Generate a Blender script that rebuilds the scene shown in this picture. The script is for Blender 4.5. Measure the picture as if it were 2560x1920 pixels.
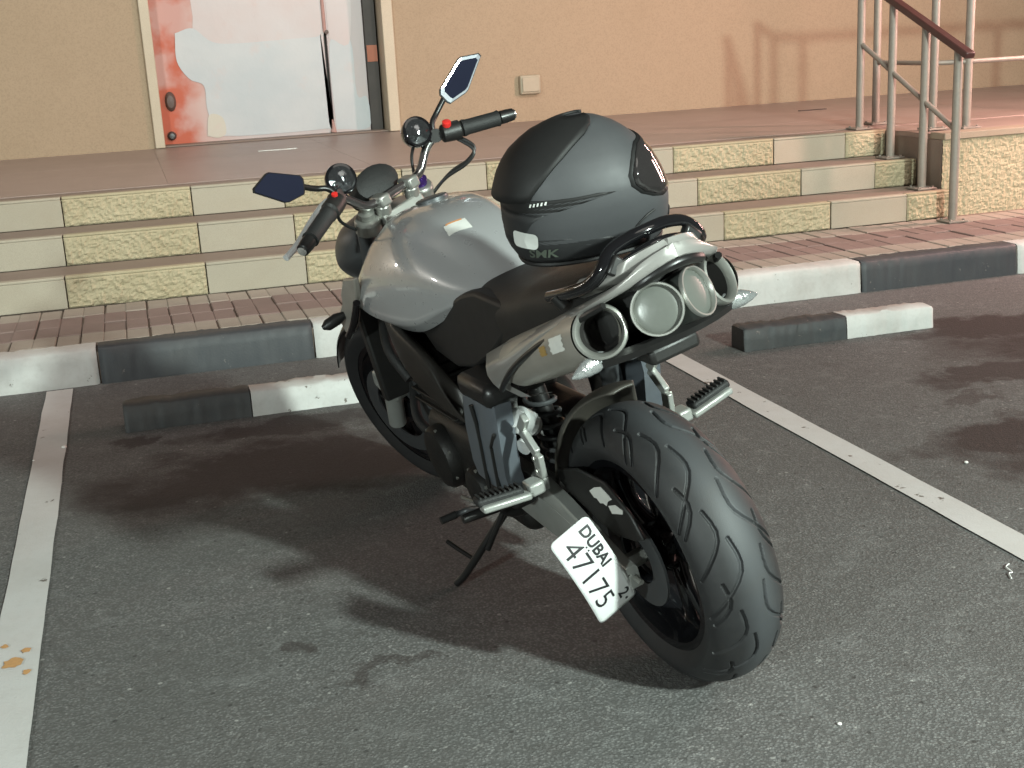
import bpy, bmesh, math, random
import numpy as np
from mathutils import Vector, Matrix, noise as mnoise

random.seed(7); rng = np.random.default_rng(7)
for o in list(bpy.data.objects): bpy.data.objects.remove(o)
scene = bpy.context.scene
C = scene.collection
PI = math.pi

# ------------------------------------------------------------------ camera
cd = bpy.data.cameras.new('camera'); cam = bpy.data.objects.new('camera', cd); C.objects.link(cam)
scene.camera = cam
yaw, pitch, roll = 0.2785, 0.2682, -0.0545
fw = Vector((math.sin(yaw)*math.cos(pitch), math.cos(yaw)*math.cos(pitch), -math.sin(pitch)))
rt0 = Vector((math.cos(yaw), -math.sin(yaw), 0)); up0 = rt0.cross(fw)
rt = rt0*math.cos(roll) + up0*math.sin(roll); up = -rt0*math.sin(roll) + up0*math.cos(roll)
mw = Matrix((( rt.x, up.x, -fw.x, 0.4023), (rt.y, up.y, -fw.y, -5.6159), (rt.z, up.z, -fw.z, 1.3678), (0, 0, 0, 1)))
cam.matrix_world = mw
cd.sensor_width = 36; cd.lens = 3192.17/2560*36; cd.clip_end = 500; cd.clip_start = 0.05
scene.render.resolution_x = 1024; scene.render.resolution_y = 768

# ------------------------------------------------------------------ world, lights, exposure
w = bpy.data.worlds.new('World'); scene.world = w; w.use_nodes = True
bg = w.node_tree.nodes['Background']
bg.inputs[0].default_value = (1.0, 0.92, 0.86, 1); bg.inputs[1].default_value = 0.10

def look(o, d):
    o.rotation_euler = Vector(d).to_track_quat('-Z', 'Y').to_euler()
sd = bpy.data.lights.new('night_glow', 'SUN'); so = bpy.data.objects.new('night_glow', sd); C.objects.link(so)
sd.energy = 0.4; sd.angle = math.radians(30); sd.color = (1.0, 0.95, 0.86)
look(so, (-0.30, 0.80, -1.0)); so.location = (4, -6, 6)

def lamp(name, kind, loc, power, color, aim=None, size=None, size_y=None):
    d = bpy.data.lights.new(name, kind); o = bpy.data.objects.new(name, d); C.objects.link(o)
    o.location = loc; d.energy = power; d.color = color
    if kind == 'AREA':
        d.size = size
        if size_y: d.shape = 'RECTANGLE'; d.size_y = size_y
        else: d.shape = 'DISK'
    elif size: d.shadow_soft_size = size
    if aim is not None: look(o, Vector(aim) - Vector(loc))
    return o
# low lamp post behind and right of the camera: casts the long hard shadow to the left
lamp('lamp_post_light', 'POINT', (3.36, -7.73, 2.87), 2700, (0.85, 1.0, 0.92), size=0.14)
# added fill spots that brighten the building front, no fixture seen
for x_ in (-1.2, 4.0):
    o = lamp('facade_fill', 'SPOT', (x_, -1.6, 5.0), 560, (1.0, 0.96, 0.88), aim=(x_*0.85+0.4, 4.6, 0.7), size=0.25)
    o.data.spot_size = math.radians(100); o.data.spot_blend = 0.7
# low car-park lamp behind and left of the bike
lamp('lot_lamp', 'POINT', (-3.0, -7.0, 1.6), 820, (0.87, 1.0, 0.95), size=0.10)
# small facade lamps further along the building on the left (the highlights on the tank)
for p_, r_ in (((-6.5, 1.7, 2.8), 0.16), ((-5.5, 3.2, 2.6), 0.09), ((-4.9, 4.1, 2.2), 0.09)):
    lamp('facade_lamp', 'POINT', p_, 90 if r_ > 0.1 else 40, (1.0, 0.95, 0.86), size=r_)
# upright lit sign tubes to the right: pink glow on wall, platform, tank and visor
lamp('sign_tube', 'AREA', (7.0, 0.55, 2.3), 210, (1.0, 0.58, 0.50), aim=(4.2, 3.2, 1.3), size=0.14, size_y=2.4)
lamp('sign_tube', 'AREA', (7.0, -1.1, 2.0), 75, (1.0, 0.64, 0.58), aim=(1.6, -2.2, 1.2), size=0.12, size_y=1.5)

scene.view_settings.view_transform = 'Standard'; scene.view_settings.look = 'None'
scene.view_settings.exposure = -0.12; scene.view_settings.gamma = 1.0
scene.view_settings.use_curve_mapping = False

# ------------------------------------------------------------------ materials
def nodes_of(name):
    m = bpy.data.materials.new(name); m.use_nodes = True
    nt = m.node_tree; b = nt.nodes['Principled BSDF']
    return m, nt, b
def N(nt, t, **kw):
    n = nt.nodes.new(t)
    for k, v in kw.items(): setattr(n, k, v)
    return n
def mixc(nt, fac, a, b, blend='MIX'):
    n = N(nt, 'ShaderNodeMix', data_type='RGBA', blend_type=blend)
    for sock, v in ((n.inputs[0], fac), (n.inputs[6], a), (n.inputs[7], b)):
        if hasattr(v, 'is_linked') or hasattr(v, 'links'): nt.links.new(v, sock)
        else: sock.default_value = v if not isinstance(v, tuple) else (*v[:3], 1)
    return n.outputs[2]
def ramp(nt, src, p0, p1, c0=(0, 0, 0), c1=(1, 1, 1)):
    r = N(nt, 'ShaderNodeValToRGB'); nt.links.new(src, r.inputs[0])
    r.color_ramp.elements[0].position = p0; r.color_ramp.elements[1].position = p1
    r.color_ramp.elements[0].color = (*c0, 1); r.color_ramp.elements[1].color = (*c1, 1)
    return r.outputs[0]
def nz(nt, co, scale, detail=4, rough=0.55, dist=0.0):
    n = N(nt, 'ShaderNodeTexNoise'); nt.links.new(co, n.inputs['Vector'])
    n.inputs['Scale'].default_value = scale; n.inputs['Detail'].default_value = detail
    n.inputs['Roughness'].default_value = rough; n.inputs['Distortion'].default_value = dist
    return n.outputs['Fac']
def math_(nt, op, a, b=None, clamp=False):
    n = N(nt, 'ShaderNodeMath', operation=op, use_clamp=clamp)
    for i, v in enumerate((a, b)):
        if v is None: continue
        if hasattr(v, 'links'): nt.links.new(v, n.inputs[i])
        else: n.inputs[i].default_value = v
    return n.outputs[0]
def bump(nt, b, h, strength, dist=0.01):
    n = N(nt, 'ShaderNodeBump'); n.inputs['Strength'].default_value = strength; n.inputs['Distance'].default_value = dist
    nt.links.new(h, n.inputs['Height']); nt.links.new(n.outputs[0], b.inputs['Normal'])
def coord(nt, kind='Object'):
    return N(nt, 'ShaderNodeTexCoord').outputs[kind]

def simple(name, col, rough=0.5, metal=0.0, var=0.12, scale=30, bumpk=0.0, bscale=200, coat=0.0, rvar=0.1, dust=0.0, dustcol=(0.16, 0.14, 0.12), spec=None):
    m, nt, b = nodes_of(name)
    co = coord(nt)
    n1 = nz(nt, co, scale, 5)
    lo = tuple(max(0, c*(1-var)) for c in col); hi = tuple(min(1, c*(1+var)) for c in col)
    c = mixc(nt, n1, lo, hi)
    if dust:
        d = math_(nt, 'MULTIPLY', ramp(nt, nz(nt, co, scale*0.35, 6, 0.65), 0.42, 0.75), dust)
        c = mixc(nt, d, c, dustcol)
    nt.links.new(c, b.inputs['Base Color'])
    r = math_(nt, 'ADD', math_(nt, 'MULTIPLY', nz(nt, co, scale*0.7, 4), rvar), rough - rvar*0.5, True)
    nt.links.new(r, b.inputs['Roughness'])
    b.inputs['Metallic'].default_value = metal
    if coat: b.inputs['Coat Weight'].default_value = coat; b.inputs['Coat Roughness'].default_value = 0.04
    if spec is not None: b.inputs['Specular IOR Level'].default_value = spec
    if bumpk: bump(nt, b, nz(nt, co, bscale, 3), bumpk, 0.002)
    return m

M = {}
# -- asphalt
def asphalt():
    m, nt, b = nodes_of('asphalt'); co = coord(nt)
    v = N(nt, 'ShaderNodeTexVoronoi'); nt.links.new(co, v.inputs['Vector']); v.inputs['Scale'].default_value = 135
    stone = ramp(nt, v.outputs['Distance'], 0.1, 0.62, (1, 1, 1), (0, 0, 0))
    v2 = N(nt, 'ShaderNodeTexVoronoi'); nt.links.new(co, v2.inputs['Vector']); v2.inputs['Scale'].default_value = 70
    sep = N(nt, 'ShaderNodeSeparateColor'); nt.links.new(v2.outputs['Color'], sep.inputs[0])
    tone = sep.outputs[0]
    base = mixc(nt, stone, (0.100, 0.099, 0.097), (0.235, 0.235, 0.232))
    base = mixc(nt, math_(nt, 'MULTIPLY', ramp(nt, tone, 0.86, 0.96), math_(nt, 'MULTIPLY', stone, 0.55)), base, (0.44, 0.43, 0.41))
    base = mixc(nt, math_(nt, 'MULTIPLY', ramp(nt, nz(nt, co, 34, 6, 0.7), 0.38, 0.62, (1, 1, 1), (0, 0, 0)), 0.40), base, (0.085, 0.082, 0.077))
    big = nz(nt, co, 1.3, 6, 0.6)
    base = mixc(nt, ramp(nt, big, 0.35, 0.7), base, (0.62, 0.61, 0.60), 'MULTIPLY') if False else mixc(nt, math_(nt, 'MULTIPLY', ramp(nt, big, 0.3, 0.75), 0.60), base, (0.090, 0.085, 0.080))
    med = nz(nt, co, 9, 5, 0.6)
    base = mixc(nt, math_(nt, 'MULTIPLY', ramp(nt, med, 0.55, 0.8), 0.35), base, (0.31, 0.31, 0.305))
    spots = ramp(nt, nz(nt, co, 6.5, 7, 0.66), 0.60, 0.70)
    base = mixc(nt, math_(nt, 'MULTIPLY', spots, 0.45), base, (0.050, 0.041, 0.036))
    patch_ = ramp(nt, nz(nt, co, 0.55, 4, 0.55), 0.42, 0.60)
    base = mixc(nt, math_(nt, 'MULTIPLY', patch_, 0.22), base, (0.085, 0.078, 0.072))
    v3 = N(nt, 'ShaderNodeTexVoronoi'); nt.links.new(co, v3.inputs['Vector']); v3.inputs['Scale'].default_value = 26
    peb = ramp(nt, v3.outputs['Distance'], 0.10, 0.17, (1, 1, 1), (0, 0, 0))
    s3 = N(nt, 'ShaderNodeSeparateColor'); nt.links.new(v3.outputs['Color'], s3.inputs[0])
    base = mixc(nt, math_(nt, 'MULTIPLY', math_(nt, 'MULTIPLY', peb, ramp(nt, s3.outputs[1], 0.80, 0.84)), 0.6), base, (0.40, 0.39, 0.37))
    base = mixc(nt, math_(nt, 'MULTIPLY', math_(nt, 'MULTIPLY', peb, ramp(nt, s3.outputs[2], 0.86, 0.90)), 0.7), base, (0.03, 0.028, 0.026))
    # oil and damp stains, each where it lies on the tarmac
    stain = None
    pos = N(nt, 'ShaderNodeNewGeometry').outputs['Position']
    wob = N(nt, 'ShaderNodeTexNoise'); nt.links.new(pos, wob.inputs['Vector']); wob.inputs['Scale'].default_value = 2.6; wob.inputs['Detail'].default_value = 6; wob.inputs['Roughness'].default_value = 0.65
    offs = N(nt, 'ShaderNodeVectorMath', operation='MULTIPLY_ADD'); nt.links.new(wob.outputs['Color'], offs.inputs[0]); offs.inputs[1].default_value = (0.9, 0.9, 0); nt.links.new(pos, offs.inputs[2])
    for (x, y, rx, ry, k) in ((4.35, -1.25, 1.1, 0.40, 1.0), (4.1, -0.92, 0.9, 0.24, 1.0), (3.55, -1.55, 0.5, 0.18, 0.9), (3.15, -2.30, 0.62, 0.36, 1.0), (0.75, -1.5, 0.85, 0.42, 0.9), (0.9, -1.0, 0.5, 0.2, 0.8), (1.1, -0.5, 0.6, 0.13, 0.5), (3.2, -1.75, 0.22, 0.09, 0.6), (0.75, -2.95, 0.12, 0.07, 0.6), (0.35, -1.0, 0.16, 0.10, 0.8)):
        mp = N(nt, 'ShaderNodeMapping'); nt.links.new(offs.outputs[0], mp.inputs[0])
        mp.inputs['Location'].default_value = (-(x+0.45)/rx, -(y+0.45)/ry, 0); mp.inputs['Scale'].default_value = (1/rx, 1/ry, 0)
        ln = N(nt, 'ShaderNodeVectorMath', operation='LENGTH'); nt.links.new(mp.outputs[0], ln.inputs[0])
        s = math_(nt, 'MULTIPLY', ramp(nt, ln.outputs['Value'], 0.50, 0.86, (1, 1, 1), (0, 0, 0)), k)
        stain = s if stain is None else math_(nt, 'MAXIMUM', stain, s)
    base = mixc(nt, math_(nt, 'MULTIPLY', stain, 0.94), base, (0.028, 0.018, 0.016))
    sc = ramp(nt, nz(nt, co, 5.0, 8, 0.7, 1.2), 0.66, 0.80)
    base = mixc(nt, math_(nt, 'MULTIPLY', sc, 0.16), base, (0.36, 0.35, 0.33))
    nt.links.new(base, b.inputs['Base Color'])
    b.inputs['Roughness'].default_value = 0.82
    h = math_(nt, 'ADD', math_(nt, 'MULTIPLY', stone, 0.35), math_(nt, 'ADD', math_(nt, 'MULTIPLY', nz(nt, co, 230, 4, 0.7), 0.7), math_(nt, 'MULTIPLY', nz(nt, co, 45, 4, 0.6), 0.9)))
    bump(nt, b, h, 0.75, 0.0045)
    return m
M['asphalt'] = asphalt()

def paint(name, col, chipcol, wear=0.6, dirt=0.35, rough=0.6, chipscale=14, dirtcol=(0.20, 0.16, 0.13), bscale=120, bk=0.35):
    m, nt, b = nodes_of(name); co = N(nt, 'ShaderNodeNewGeometry').outputs['Position']
    d = ramp(nt, nz(nt, co, 3.2, 7, 0.65), 0.40, 0.78)
    c = mixc(nt, math_(nt, 'MULTIPLY', d, dirt), col, dirtcol)
    f = ramp(nt, nz(nt, co, 42, 5, 0.6), 0.5, 0.85)
    c = mixc(nt, math_(nt, 'MULTIPLY', f, dirt*0.45), c, dirtcol)
    ch = ramp(nt, nz(nt, co, chipscale, 7, 0.68), 1-wear*0.48, 1-wear*0.48+0.025)
    c = mixc(nt, ch, c, chipcol)
    nt.links.new(c, b.inputs['Base Color']); b.inputs['Roughness'].default_value = rough
    h = math_(nt, 'SUBTRACT', math_(nt, 'MULTIPLY', nz(nt, co, bscale, 4), 0.5), math_(nt, 'MULTIPLY', ch, 0.5))
    bump(nt, b, h, bk, 0.004)
    return m
M['line'] = paint('line_paint', (0.55, 0.54, 0.53), (0.14, 0.12, 0.10), 0.74, 0.30, 0.6, 9, (0.30, 0.25, 0.21), 160, 0.5)
M['chip'] = simple('bare_primer', (0.50, 0.27, 0.11), 0.7, var=0.3, scale=80)
M['kerb_white'] = paint('kerb_white_paint', (0.54, 0.54, 0.52), (0.20, 0.18, 0.16), 0.72, 0.42)
M['kerb_black'] = paint('kerb_black_paint', (0.040, 0.044, 0.050), (0.13, 0.12, 0.115), 0.74, 0.35, 0.55, 12, (0.09, 0.085, 0.08))
M['stop_white'] = paint('stop_white_paint', (0.56, 0.56, 0.54), (0.15, 0.13, 0.11), 0.74, 0.40)
M['stop_black'] = paint('stop_black_paint', (0.030, 0.034, 0.037), (0.14, 0.12, 0.11), 0.76, 0.4, 0.6, 10, (0.10, 0.085, 0.075))
def speck(name, c0, c1, rough=0.75, sc=14, fine=260, bk=0.3, dark=(0.1, 0.08, 0.06), dk=0.25):
    m, nt, b = nodes_of(name); co = N(nt, 'ShaderNodeNewGeometry').outputs['Position']
    inf = N(nt, 'ShaderNodeObjectInfo').outputs['Random']
    c = mixc(nt, nz(nt, co, sc, 5), c0, c1)
    c = mixc(nt, math_(nt, 'MULTIPLY', ramp(nt, nz(nt, co, fine, 3), 0.45, 0.7), 0.35), c, tuple(0.55*x for x in c0))
    c = mixc(nt, math_(nt, 'MULTIPLY', inf, 0.28), c, tuple(0.72*x for x in c0))
    c = mixc(nt, math_(nt, 'MULTIPLY', ramp(nt, nz(nt, co, 2.2, 6, 0.65), 0.45, 0.8), dk), c, dark)
    nt.links.new(c, b.inputs['Base Color']); b.inputs['Roughness'].default_value = rough
    bump(nt, b, nz(nt, co, fine*0.8, 4), bk, 0.003)
    return m
M['paver_red'] = speck('paver_red', (0.205, 0.145, 0.130), (0.25, 0.18, 0.16), dk=0.45)
M['paver_grey'] = speck('paver_grey', (0.30, 0.255, 0.215), (0.36, 0.31, 0.26), dk=0.4)
M['joint'] = speck('joint_sand', (0.16, 0.115, 0.09), (0.20, 0.15, 0.12))
M['stone_smooth'] = speck('stone_smooth', (0.36, 0.325, 0.255), (0.42, 0.38, 0.30), 0.7, 7, 320, 0.25, (0.30, 0.24, 0.17), 0.35)
M['stone_rough'] = speck('stone_rough', (0.37, 0.32, 0.205), (0.47, 0.415, 0.285), 0.85, 22, 200, 0.6, (0.25, 0.18, 0.09), 0.4)
M['tread'] = speck('tread_stone', (0.21, 0.16, 0.13), (0.26, 0.20, 0.165), 0.55, 9, 240, 0.15, (0.17, 0.12, 0.10), 0.4)
M['nosing'] = speck('nosing_stone', (0.30, 0.25, 0.185), (0.37, 0.31, 0.235), 0.7, 12, 260, 0.3, (0.28, 0.2, 0.13), 0.5)
M['platform'] = speck('platform_tile', (0.31, 0.235, 0.205), (0.37, 0.285, 0.25), 0.42, 5, 180, 0.06, (0.18, 0.12, 0.10), 0.35)
M['wall'] = speck('wall_paint', (0.37, 0.28, 0.19), (0.415, 0.318, 0.218), 0.85, 2.2, 90, 0.30, (0.26, 0.19, 0.12), 0.35)
M['cream'] = speck('cream_trim', (0.50, 0.43, 0.32), (0.56, 0.49, 0.37), 0.5, 6, 200, 0.05, (0.4, 0.3, 0.2), 0.3)
M['tube'] = simple('galvanised_post', (0.24, 0.215, 0.185), 0.5, 0.15, 0.18, 40, 0.15, 120, dust=0.4, dustcol=(0.30, 0.24, 0.19))
M['handrail'] = simple('handrail_maroon', (0.060, 0.024, 0.021), 0.4, 0.0, 0.2, 20)
M['box'] = simple('box_plastic', (0.40, 0.35, 0.26), 0.5, 0, 0.1, 20)
M['strip'] = simple('metal_strip', (0.55, 0.55, 0.52), 0.4, 0.6)
M['pebble'] = simple('pebble', (0.72, 0.70, 0.66), 0.7)
M['thread'] = simple('thread', (0.85, 0.84, 0.82), 0.7)

def doorfilm():
    m, nt, b = nodes_of('door_film'); co = N(nt, 'ShaderNodeNewGeometry').outputs['Position']
    sx = N(nt, 'ShaderNodeSeparateXYZ'); nt.links.new(co, sx.inputs[0])
    e = math_(nt, 'ADD', sx.outputs[0], math_(nt, 'MULTIPLY', nz(nt, co, 2.6, 4, 0.55, 0.5), -0.22))
    c = mixc(nt, ramp(nt, e, 0.76, 0.90), (0.44, 0.085, 0.035), (0.50, 0.30, 0.26))
    c = mixc(nt, ramp(nt, math_(nt, 'MULTIPLY', sx.outputs[0], 0.5), 0.50, 0.70), c, (0.46, 0.42, 0.42))
    c = mixc(nt, math_(nt, 'MULTIPLY', ramp(nt, nz(nt, co, 3.1, 4, 0.5), 0.48, 0.62), 0.5), c, (0.52, 0.44, 0.42))
    nt.links.new(c, b.inputs['Base Color']); b.inputs['Roughness'].default_value = 0.5
    bump(nt, b, nz(nt, co, 14, 3), 0.15, 0.004)
    return m
def filmsheet(name, c0, c1):
    m, nt, b = nodes_of(name); co = N(nt, 'ShaderNodeNewGeometry').outputs['Position']
    c = mixc(nt, ramp(nt, nz(nt, co, 2.4, 4, 0.5), 0.35, 0.65), c0, c1)
    st = ramp(nt, nz(nt, co, 5.5, 6, 0.6), 0.60, 0.70)
    c = mixc(nt, math_(nt, 'MULTIPLY', st, 0.25), c, (0.55, 0.40, 0.36))
    nt.links.new(c, b.inputs['Base Color']); b.inputs['Roughness'].default_value = 0.42
    bump(nt, b, nz(nt, co, 9, 4), 0.35, 0.006)
    return m
M['film_blue'] = filmsheet('film_blue', (0.42, 0.46, 0.48), (0.48, 0.50, 0.51))
M['film_pink'] = filmsheet('film_pink', (0.50, 0.43, 0.42), (0.50, 0.47, 0.47))
M['film_cream'] = filmsheet('film_cream', (0.50, 0.47, 0.38), (0.52, 0.49, 0.42))
M['door_film'] = doorfilm()
M['door_dark'] = simple('door_dark', (0.045, 0.038, 0.034), 0.6, var=0.3, scale=8)
M['orange'] = simple('door_orange', (0.34, 0.10, 0.045), 0.5, var=0.15, scale=12)
M['residue'] = simple('tape_residue', (0.42, 0.25, 0.22), 0.6, var=0.2, scale=20)
M['brownknob'] = simple('brown_knob', (0.10, 0.07, 0.06), 0.5)

# -- motorcycle
M['silver'] = simple('silver_paint', (0.43, 0.435, 0.44), 0.28, 0.38, 0.015, 60, coat=1.0, rvar=0.04)
M['tail_silver_dim'] = simple('silver_paint_dimmed', (0.30, 0.29, 0.275), 0.32, 0.3, 0.04, 300, coat=0.7, rvar=0.05)  # darker, beiger copy of the silver; dark-sky reflection put into the colour
M['black_plastic'] = simple('black_plastic', (0.011, 0.0105, 0.010), 0.45, 0, 0.2, 60, 0.15, 500, dust=0.2, dustcol=(0.035, 0.031, 0.028))
M['black_satin'] = simple('black_satin', (0.009, 0.0085, 0.0085), 0.36, 0, 0.2, 40, dust=0.15, dustcol=(0.03, 0.027, 0.024))
M['black_gloss'] = simple('black_gloss', (0.006, 0.006, 0.007), 0.10, 0, 0.1, 30, rvar=0.06, coat=0.4)
M['seat'] = simple('seat_vinyl', (0.008, 0.0075, 0.007), 0.50, 0, 0.2, 40, 0.35, 700, dust=0.25, dustcol=(0.03, 0.026, 0.023))
M['frame'] = simple('frame_paint', (0.017, 0.015, 0.013), 0.42, 0.2, 0.2, 25, dust=0.4, dustcol=(0.045, 0.038, 0.031))
M['engine'] = simple('engine_cast', (0.014, 0.0135, 0.013), 0.5, 0.4, 0.3, 35, 0.3, 150, dust=0.5, dustcol=(0.035, 0.030, 0.025))
M['alu'] = simple('aluminium', (0.36, 0.37, 0.35), 0.40, 0.45, 0.12, 25, 0.1, 200, dust=0.25, dustcol=(0.25, 0.23, 0.19))
M['titan'] = simple('muffler_titanium', (0.40, 0.375, 0.335), 0.38, 0.45, 0.12, 14, 0.05, 200, dust=0.3, dustcol=(0.20, 0.17, 0.13))
M['chrome'] = simple('chrome', (0.70, 0.71, 0.70), 0.14, 1.0, 0.05, 20, rvar=0.1)
M['steel'] = simple('brushed_steel', (0.34, 0.34, 0.315), 0.38, 0.7, 0.08, 30)
M['gunmetal'] = simple('gunmetal', (0.085, 0.09, 0.095), 0.42, 0.5, 0.12, 30, dust=0.2)
M['panel_grey'] = simple('panel_grey', (0.105, 0.118, 0.135), 0.42, 0.2, 0.12, 25, dust=0.25, dustcol=(0.10, 0.09, 0.08))
M['lamp_tube'] = simple('lamp_tube', (0.050, 0.056, 0.050), 0.35, 0.2, 0.1, 30)
M['lever_alu'] = simple('lever_aluminium', (0.74, 0.75, 0.75), 0.3, 0.35)
M['side_black'] = simple('side_cover_black', (0.0075, 0.007, 0.007), 0.52, 0, 0.15, 40)
M['bright_alu'] = simple('bright_aluminium', (0.70, 0.71, 0.70), 0.22, 0.5)
M['hugger'] = simple('hugger_grey', (0.050, 0.045, 0.038), 0.5, 0, 0.15, 30, dust=0.4, dustcol=(0.08, 0.07, 0.058))
M['bore'] = simple('exhaust_bore', (0.010, 0.008, 0.007), 0.8)
M['lens'] = simple('frosted_lens', (0.120, 0.125, 0.113), 0.30, 0.1, 0.08, 60, 0.12, 90)
M['clear_lens'] = simple('indicator_lens', (0.50, 0.52, 0.52), 0.14, 0.75, 0.25, 160, 1.0, 120)
M['mirror'] = simple('mirror_glass', (0.014, 0.016, 0.030), 0.12, 0.0, 0.1, 10, spec=0.35)  # dark night-sky reflection painted into the base colour
M['mirror_rim'] = simple('mirror_bevel', (0.80, 0.84, 0.92), 0.18, 0.7, 0.05)
M['red'] = simple('red_switch', (0.60, 0.025, 0.02), 0.4)
M['rubber'] = simple('grip_rubber', (0.012, 0.012, 0.012), 0.62, 0, 0.2, 60, 0.5, 260)
M['cable'] = simple('cable', (0.012, 0.012, 0.012), 0.45)
M['label'] = simple('paper_label', (0.66, 0.66, 0.62), 0.5, var=0.1, scale=60)
M['label_orange'] = simple('label_orange', (0.62, 0.28, 0.12), 0.5)
M['plate'] = simple('plate_white', (0.58, 0.59, 0.585), 0.34, 0, 0.04, 20)
M['plate_edge'] = simple('plate_frame', (0.62, 0.64, 0.62), 0.35, 0.2)
M['ink'] = simple('plate_ink', (0.016, 0.016, 0.018), 0.45)
M['purple'] = simple('anodised_purple', (0.10, 0.05, 0.28), 0.25, 0.8)
M['helmet'] = simple('helmet_matte', (0.052, 0.053, 0.056), 0.54, 0.0, 0.06, 90, 0.05, 800, spec=0.35)
M['helmet_black'] = simple('helmet_black', (0.011, 0.0105, 0.0105), 0.58, 0, 0.1, 60, spec=0.3)
M['helmet_dark'] = simple('helmet_charcoal', (0.022, 0.022, 0.023), 0.56, 0, 0.1, 60, spec=0.3)
M['visor'] = simple('visor_tint', (0.020, 0.018, 0.018), 0.07, 0, 0.1, 40, coat=1.0, rvar=0.05)
M['clear_pod'] = simple('pod_lens', (0.16, 0.17, 0.18), 0.06, 0.9, 0.6, 140, 1.0, 60, coat=1.0)
M['logo'] = simple('logo_grey_green', (0.080, 0.095, 0.075), 0.5)
M['white_decal'] = simple('white_decal', (0.62, 0.63, 0.60), 0.45, var=0.06)
M['amber'] = simple('heat_stain', (0.42, 0.27, 0.09), 0.45, 0.3)

def tyre_mat(name, hw, worn):
    m, nt, b = nodes_of(name); co = coord(nt)
    sx = N(nt, 'ShaderNodeSeparateXYZ'); nt.links.new(co, sx.inputs[0])
    ay = math_(nt, 'ABSOLUTE', math_(nt, 'ADD', sx.outputs[1], math_(nt, 'MULTIPLY', nz(nt, co, 14, 4), 0.02)))
    wear = ramp(nt, ay, hw*0.15, hw*0.62, (1, 1, 1), (0, 0, 0))
    c = mixc(nt, nz(nt, co, 60, 5), (0.012, 0.012, 0.013), (0.021, 0.021, 0.022))
    c = mixc(nt, math_(nt, 'MULTIPLY', wear, worn), c, (0.050, 0.053, 0.057))
    d = math_(nt, 'MULTIPLY', ramp(nt, nz(nt, co, 7, 7, 0.7), 0.50, 0.78), 0.30)
    c = mixc(nt, d, c, (0.050, 0.044, 0.038))
    nt.links.new(c, b.inputs['Base Color']); b.inputs['Roughness'].default_value = 0.60
    bump(nt, b, nz(nt, co, 400, 3), 0.25, 0.001)
    return m
M['tyre'] = tyre_mat('tyre_rubber', 0.09, 0.8)
M['tyre_front'] = tyre_mat('tyre_rubber_front', 0.06, 0.5)

# ------------------------------------------------------------------ mesh helpers
def link(name, verts, faces, mat, parent=None, smooth=True, angle=40, sub=0, bevel=0, seg=2):
    me = bpy.data.meshes.new(name)
    me.from_pydata([tuple(map(float, v)) for v in verts], [], [tuple(map(int, f)) for f in faces])
    me.materials.append(M[mat] if isinstance(mat, str) else mat)
    bm = bmesh.new(); bm.from_mesh(me); bmesh.ops.recalc_face_normals(bm, faces=bm.faces); bm.to_mesh(me); bm.free()
    if smooth:
        me.shade_smooth(); me.set_sharp_from_angle(angle=math.radians(angle))
    o = bpy.data.objects.new(name, me); C.objects.link(o)
    if parent: o.parent = parent
    if bevel:
        md = o.modifiers.new('bevel', 'BEVEL'); md.width = bevel; md.segments = seg; md.limit_method = 'ANGLE'; md.angle_limit = math.radians(35)
    if sub:
        md = o.modifiers.new('sub', 'SUBSURF'); md.levels = sub; md.render_levels = sub
    return o
class MB:
    def __init__(s): s.v = []; s.f = []
    def add(s, v, f):
        n = len(s.v); s.v += [tuple(map(float, p)) for p in v]; s.f += [tuple(int(i)+n for i in q) for q in f]; return s
    def box(s, x0, x1, y0, y1, z0, z1):
        v = [(x, y, z) for z in (z0, z1) for y in (y0, y1) for x in (x0, x1)]
        return s.add(v, [(0, 2, 3, 1), (4, 5, 7, 6), (0, 1, 5, 4), (2, 6, 7, 3), (0, 4, 6, 2), (1, 3, 7, 5)])
    def obj(s, name, mat, parent=None, **kw): return link(name, s.v, s.f, mat, parent, **kw)
def ring_frames(P):
    P = [Vector(p) for p in P]; T = []
    for i in range(len(P)):
        a = P[max(0, i-1)]; b_ = P[min(len(P)-1, i+1)]; T.append((b_-a).normalized())
    ref = Vector((0, 0, 1)) if abs(T[0].z) < 0.9 else Vector((1, 0, 0))
    u = T[0].cross(ref).normalized(); out = []
    for i, t in enumerate(T):
        u = (u - t*u.dot(t)).normalized(); out.append((P[i], u, t.cross(u)))
    return out
def tube_geo(P, r, n=12, cap=True, flat=1.0):
    fr = ring_frames(P); R = r if isinstance(r, (list, tuple)) else [r]*len(P)
    v = []; f = []
    for (p, u, w_), rr in zip(fr, R):
        for k in range(n):
            a = 2*PI*k/n; v.append(p + u*math.cos(a)*rr + w_*math.sin(a)*rr*flat)
    for i in range(len(P)-1):
        for k in range(n): f.append((i*n+k, i*n+(k+1) % n, (i+1)*n+(k+1) % n, (i+1)*n+k))
    if cap: f.append(tuple(range(n))[::-1]); f.append(tuple((len(P)-1)*n+k for k in range(n)))
    return v, f
def smooth_path(P, k=6):
    P = [Vector(p) for p in P]; Q = [P[0]*2-P[1]] + P + [P[-1]*2-P[-2]]; out = []
    for i in range(1, len(Q)-2):
        a, b_, c, d = Q[i-1:i+3]
        for j in range(k):
            t = j/k
            out.append(0.5*((2*b_) + (c-a)*t + (2*a-5*b_+4*c-d)*t*t + (3*b_-a-3*c+d)*t**3))
    out.append(P[-1]); return out
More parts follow.
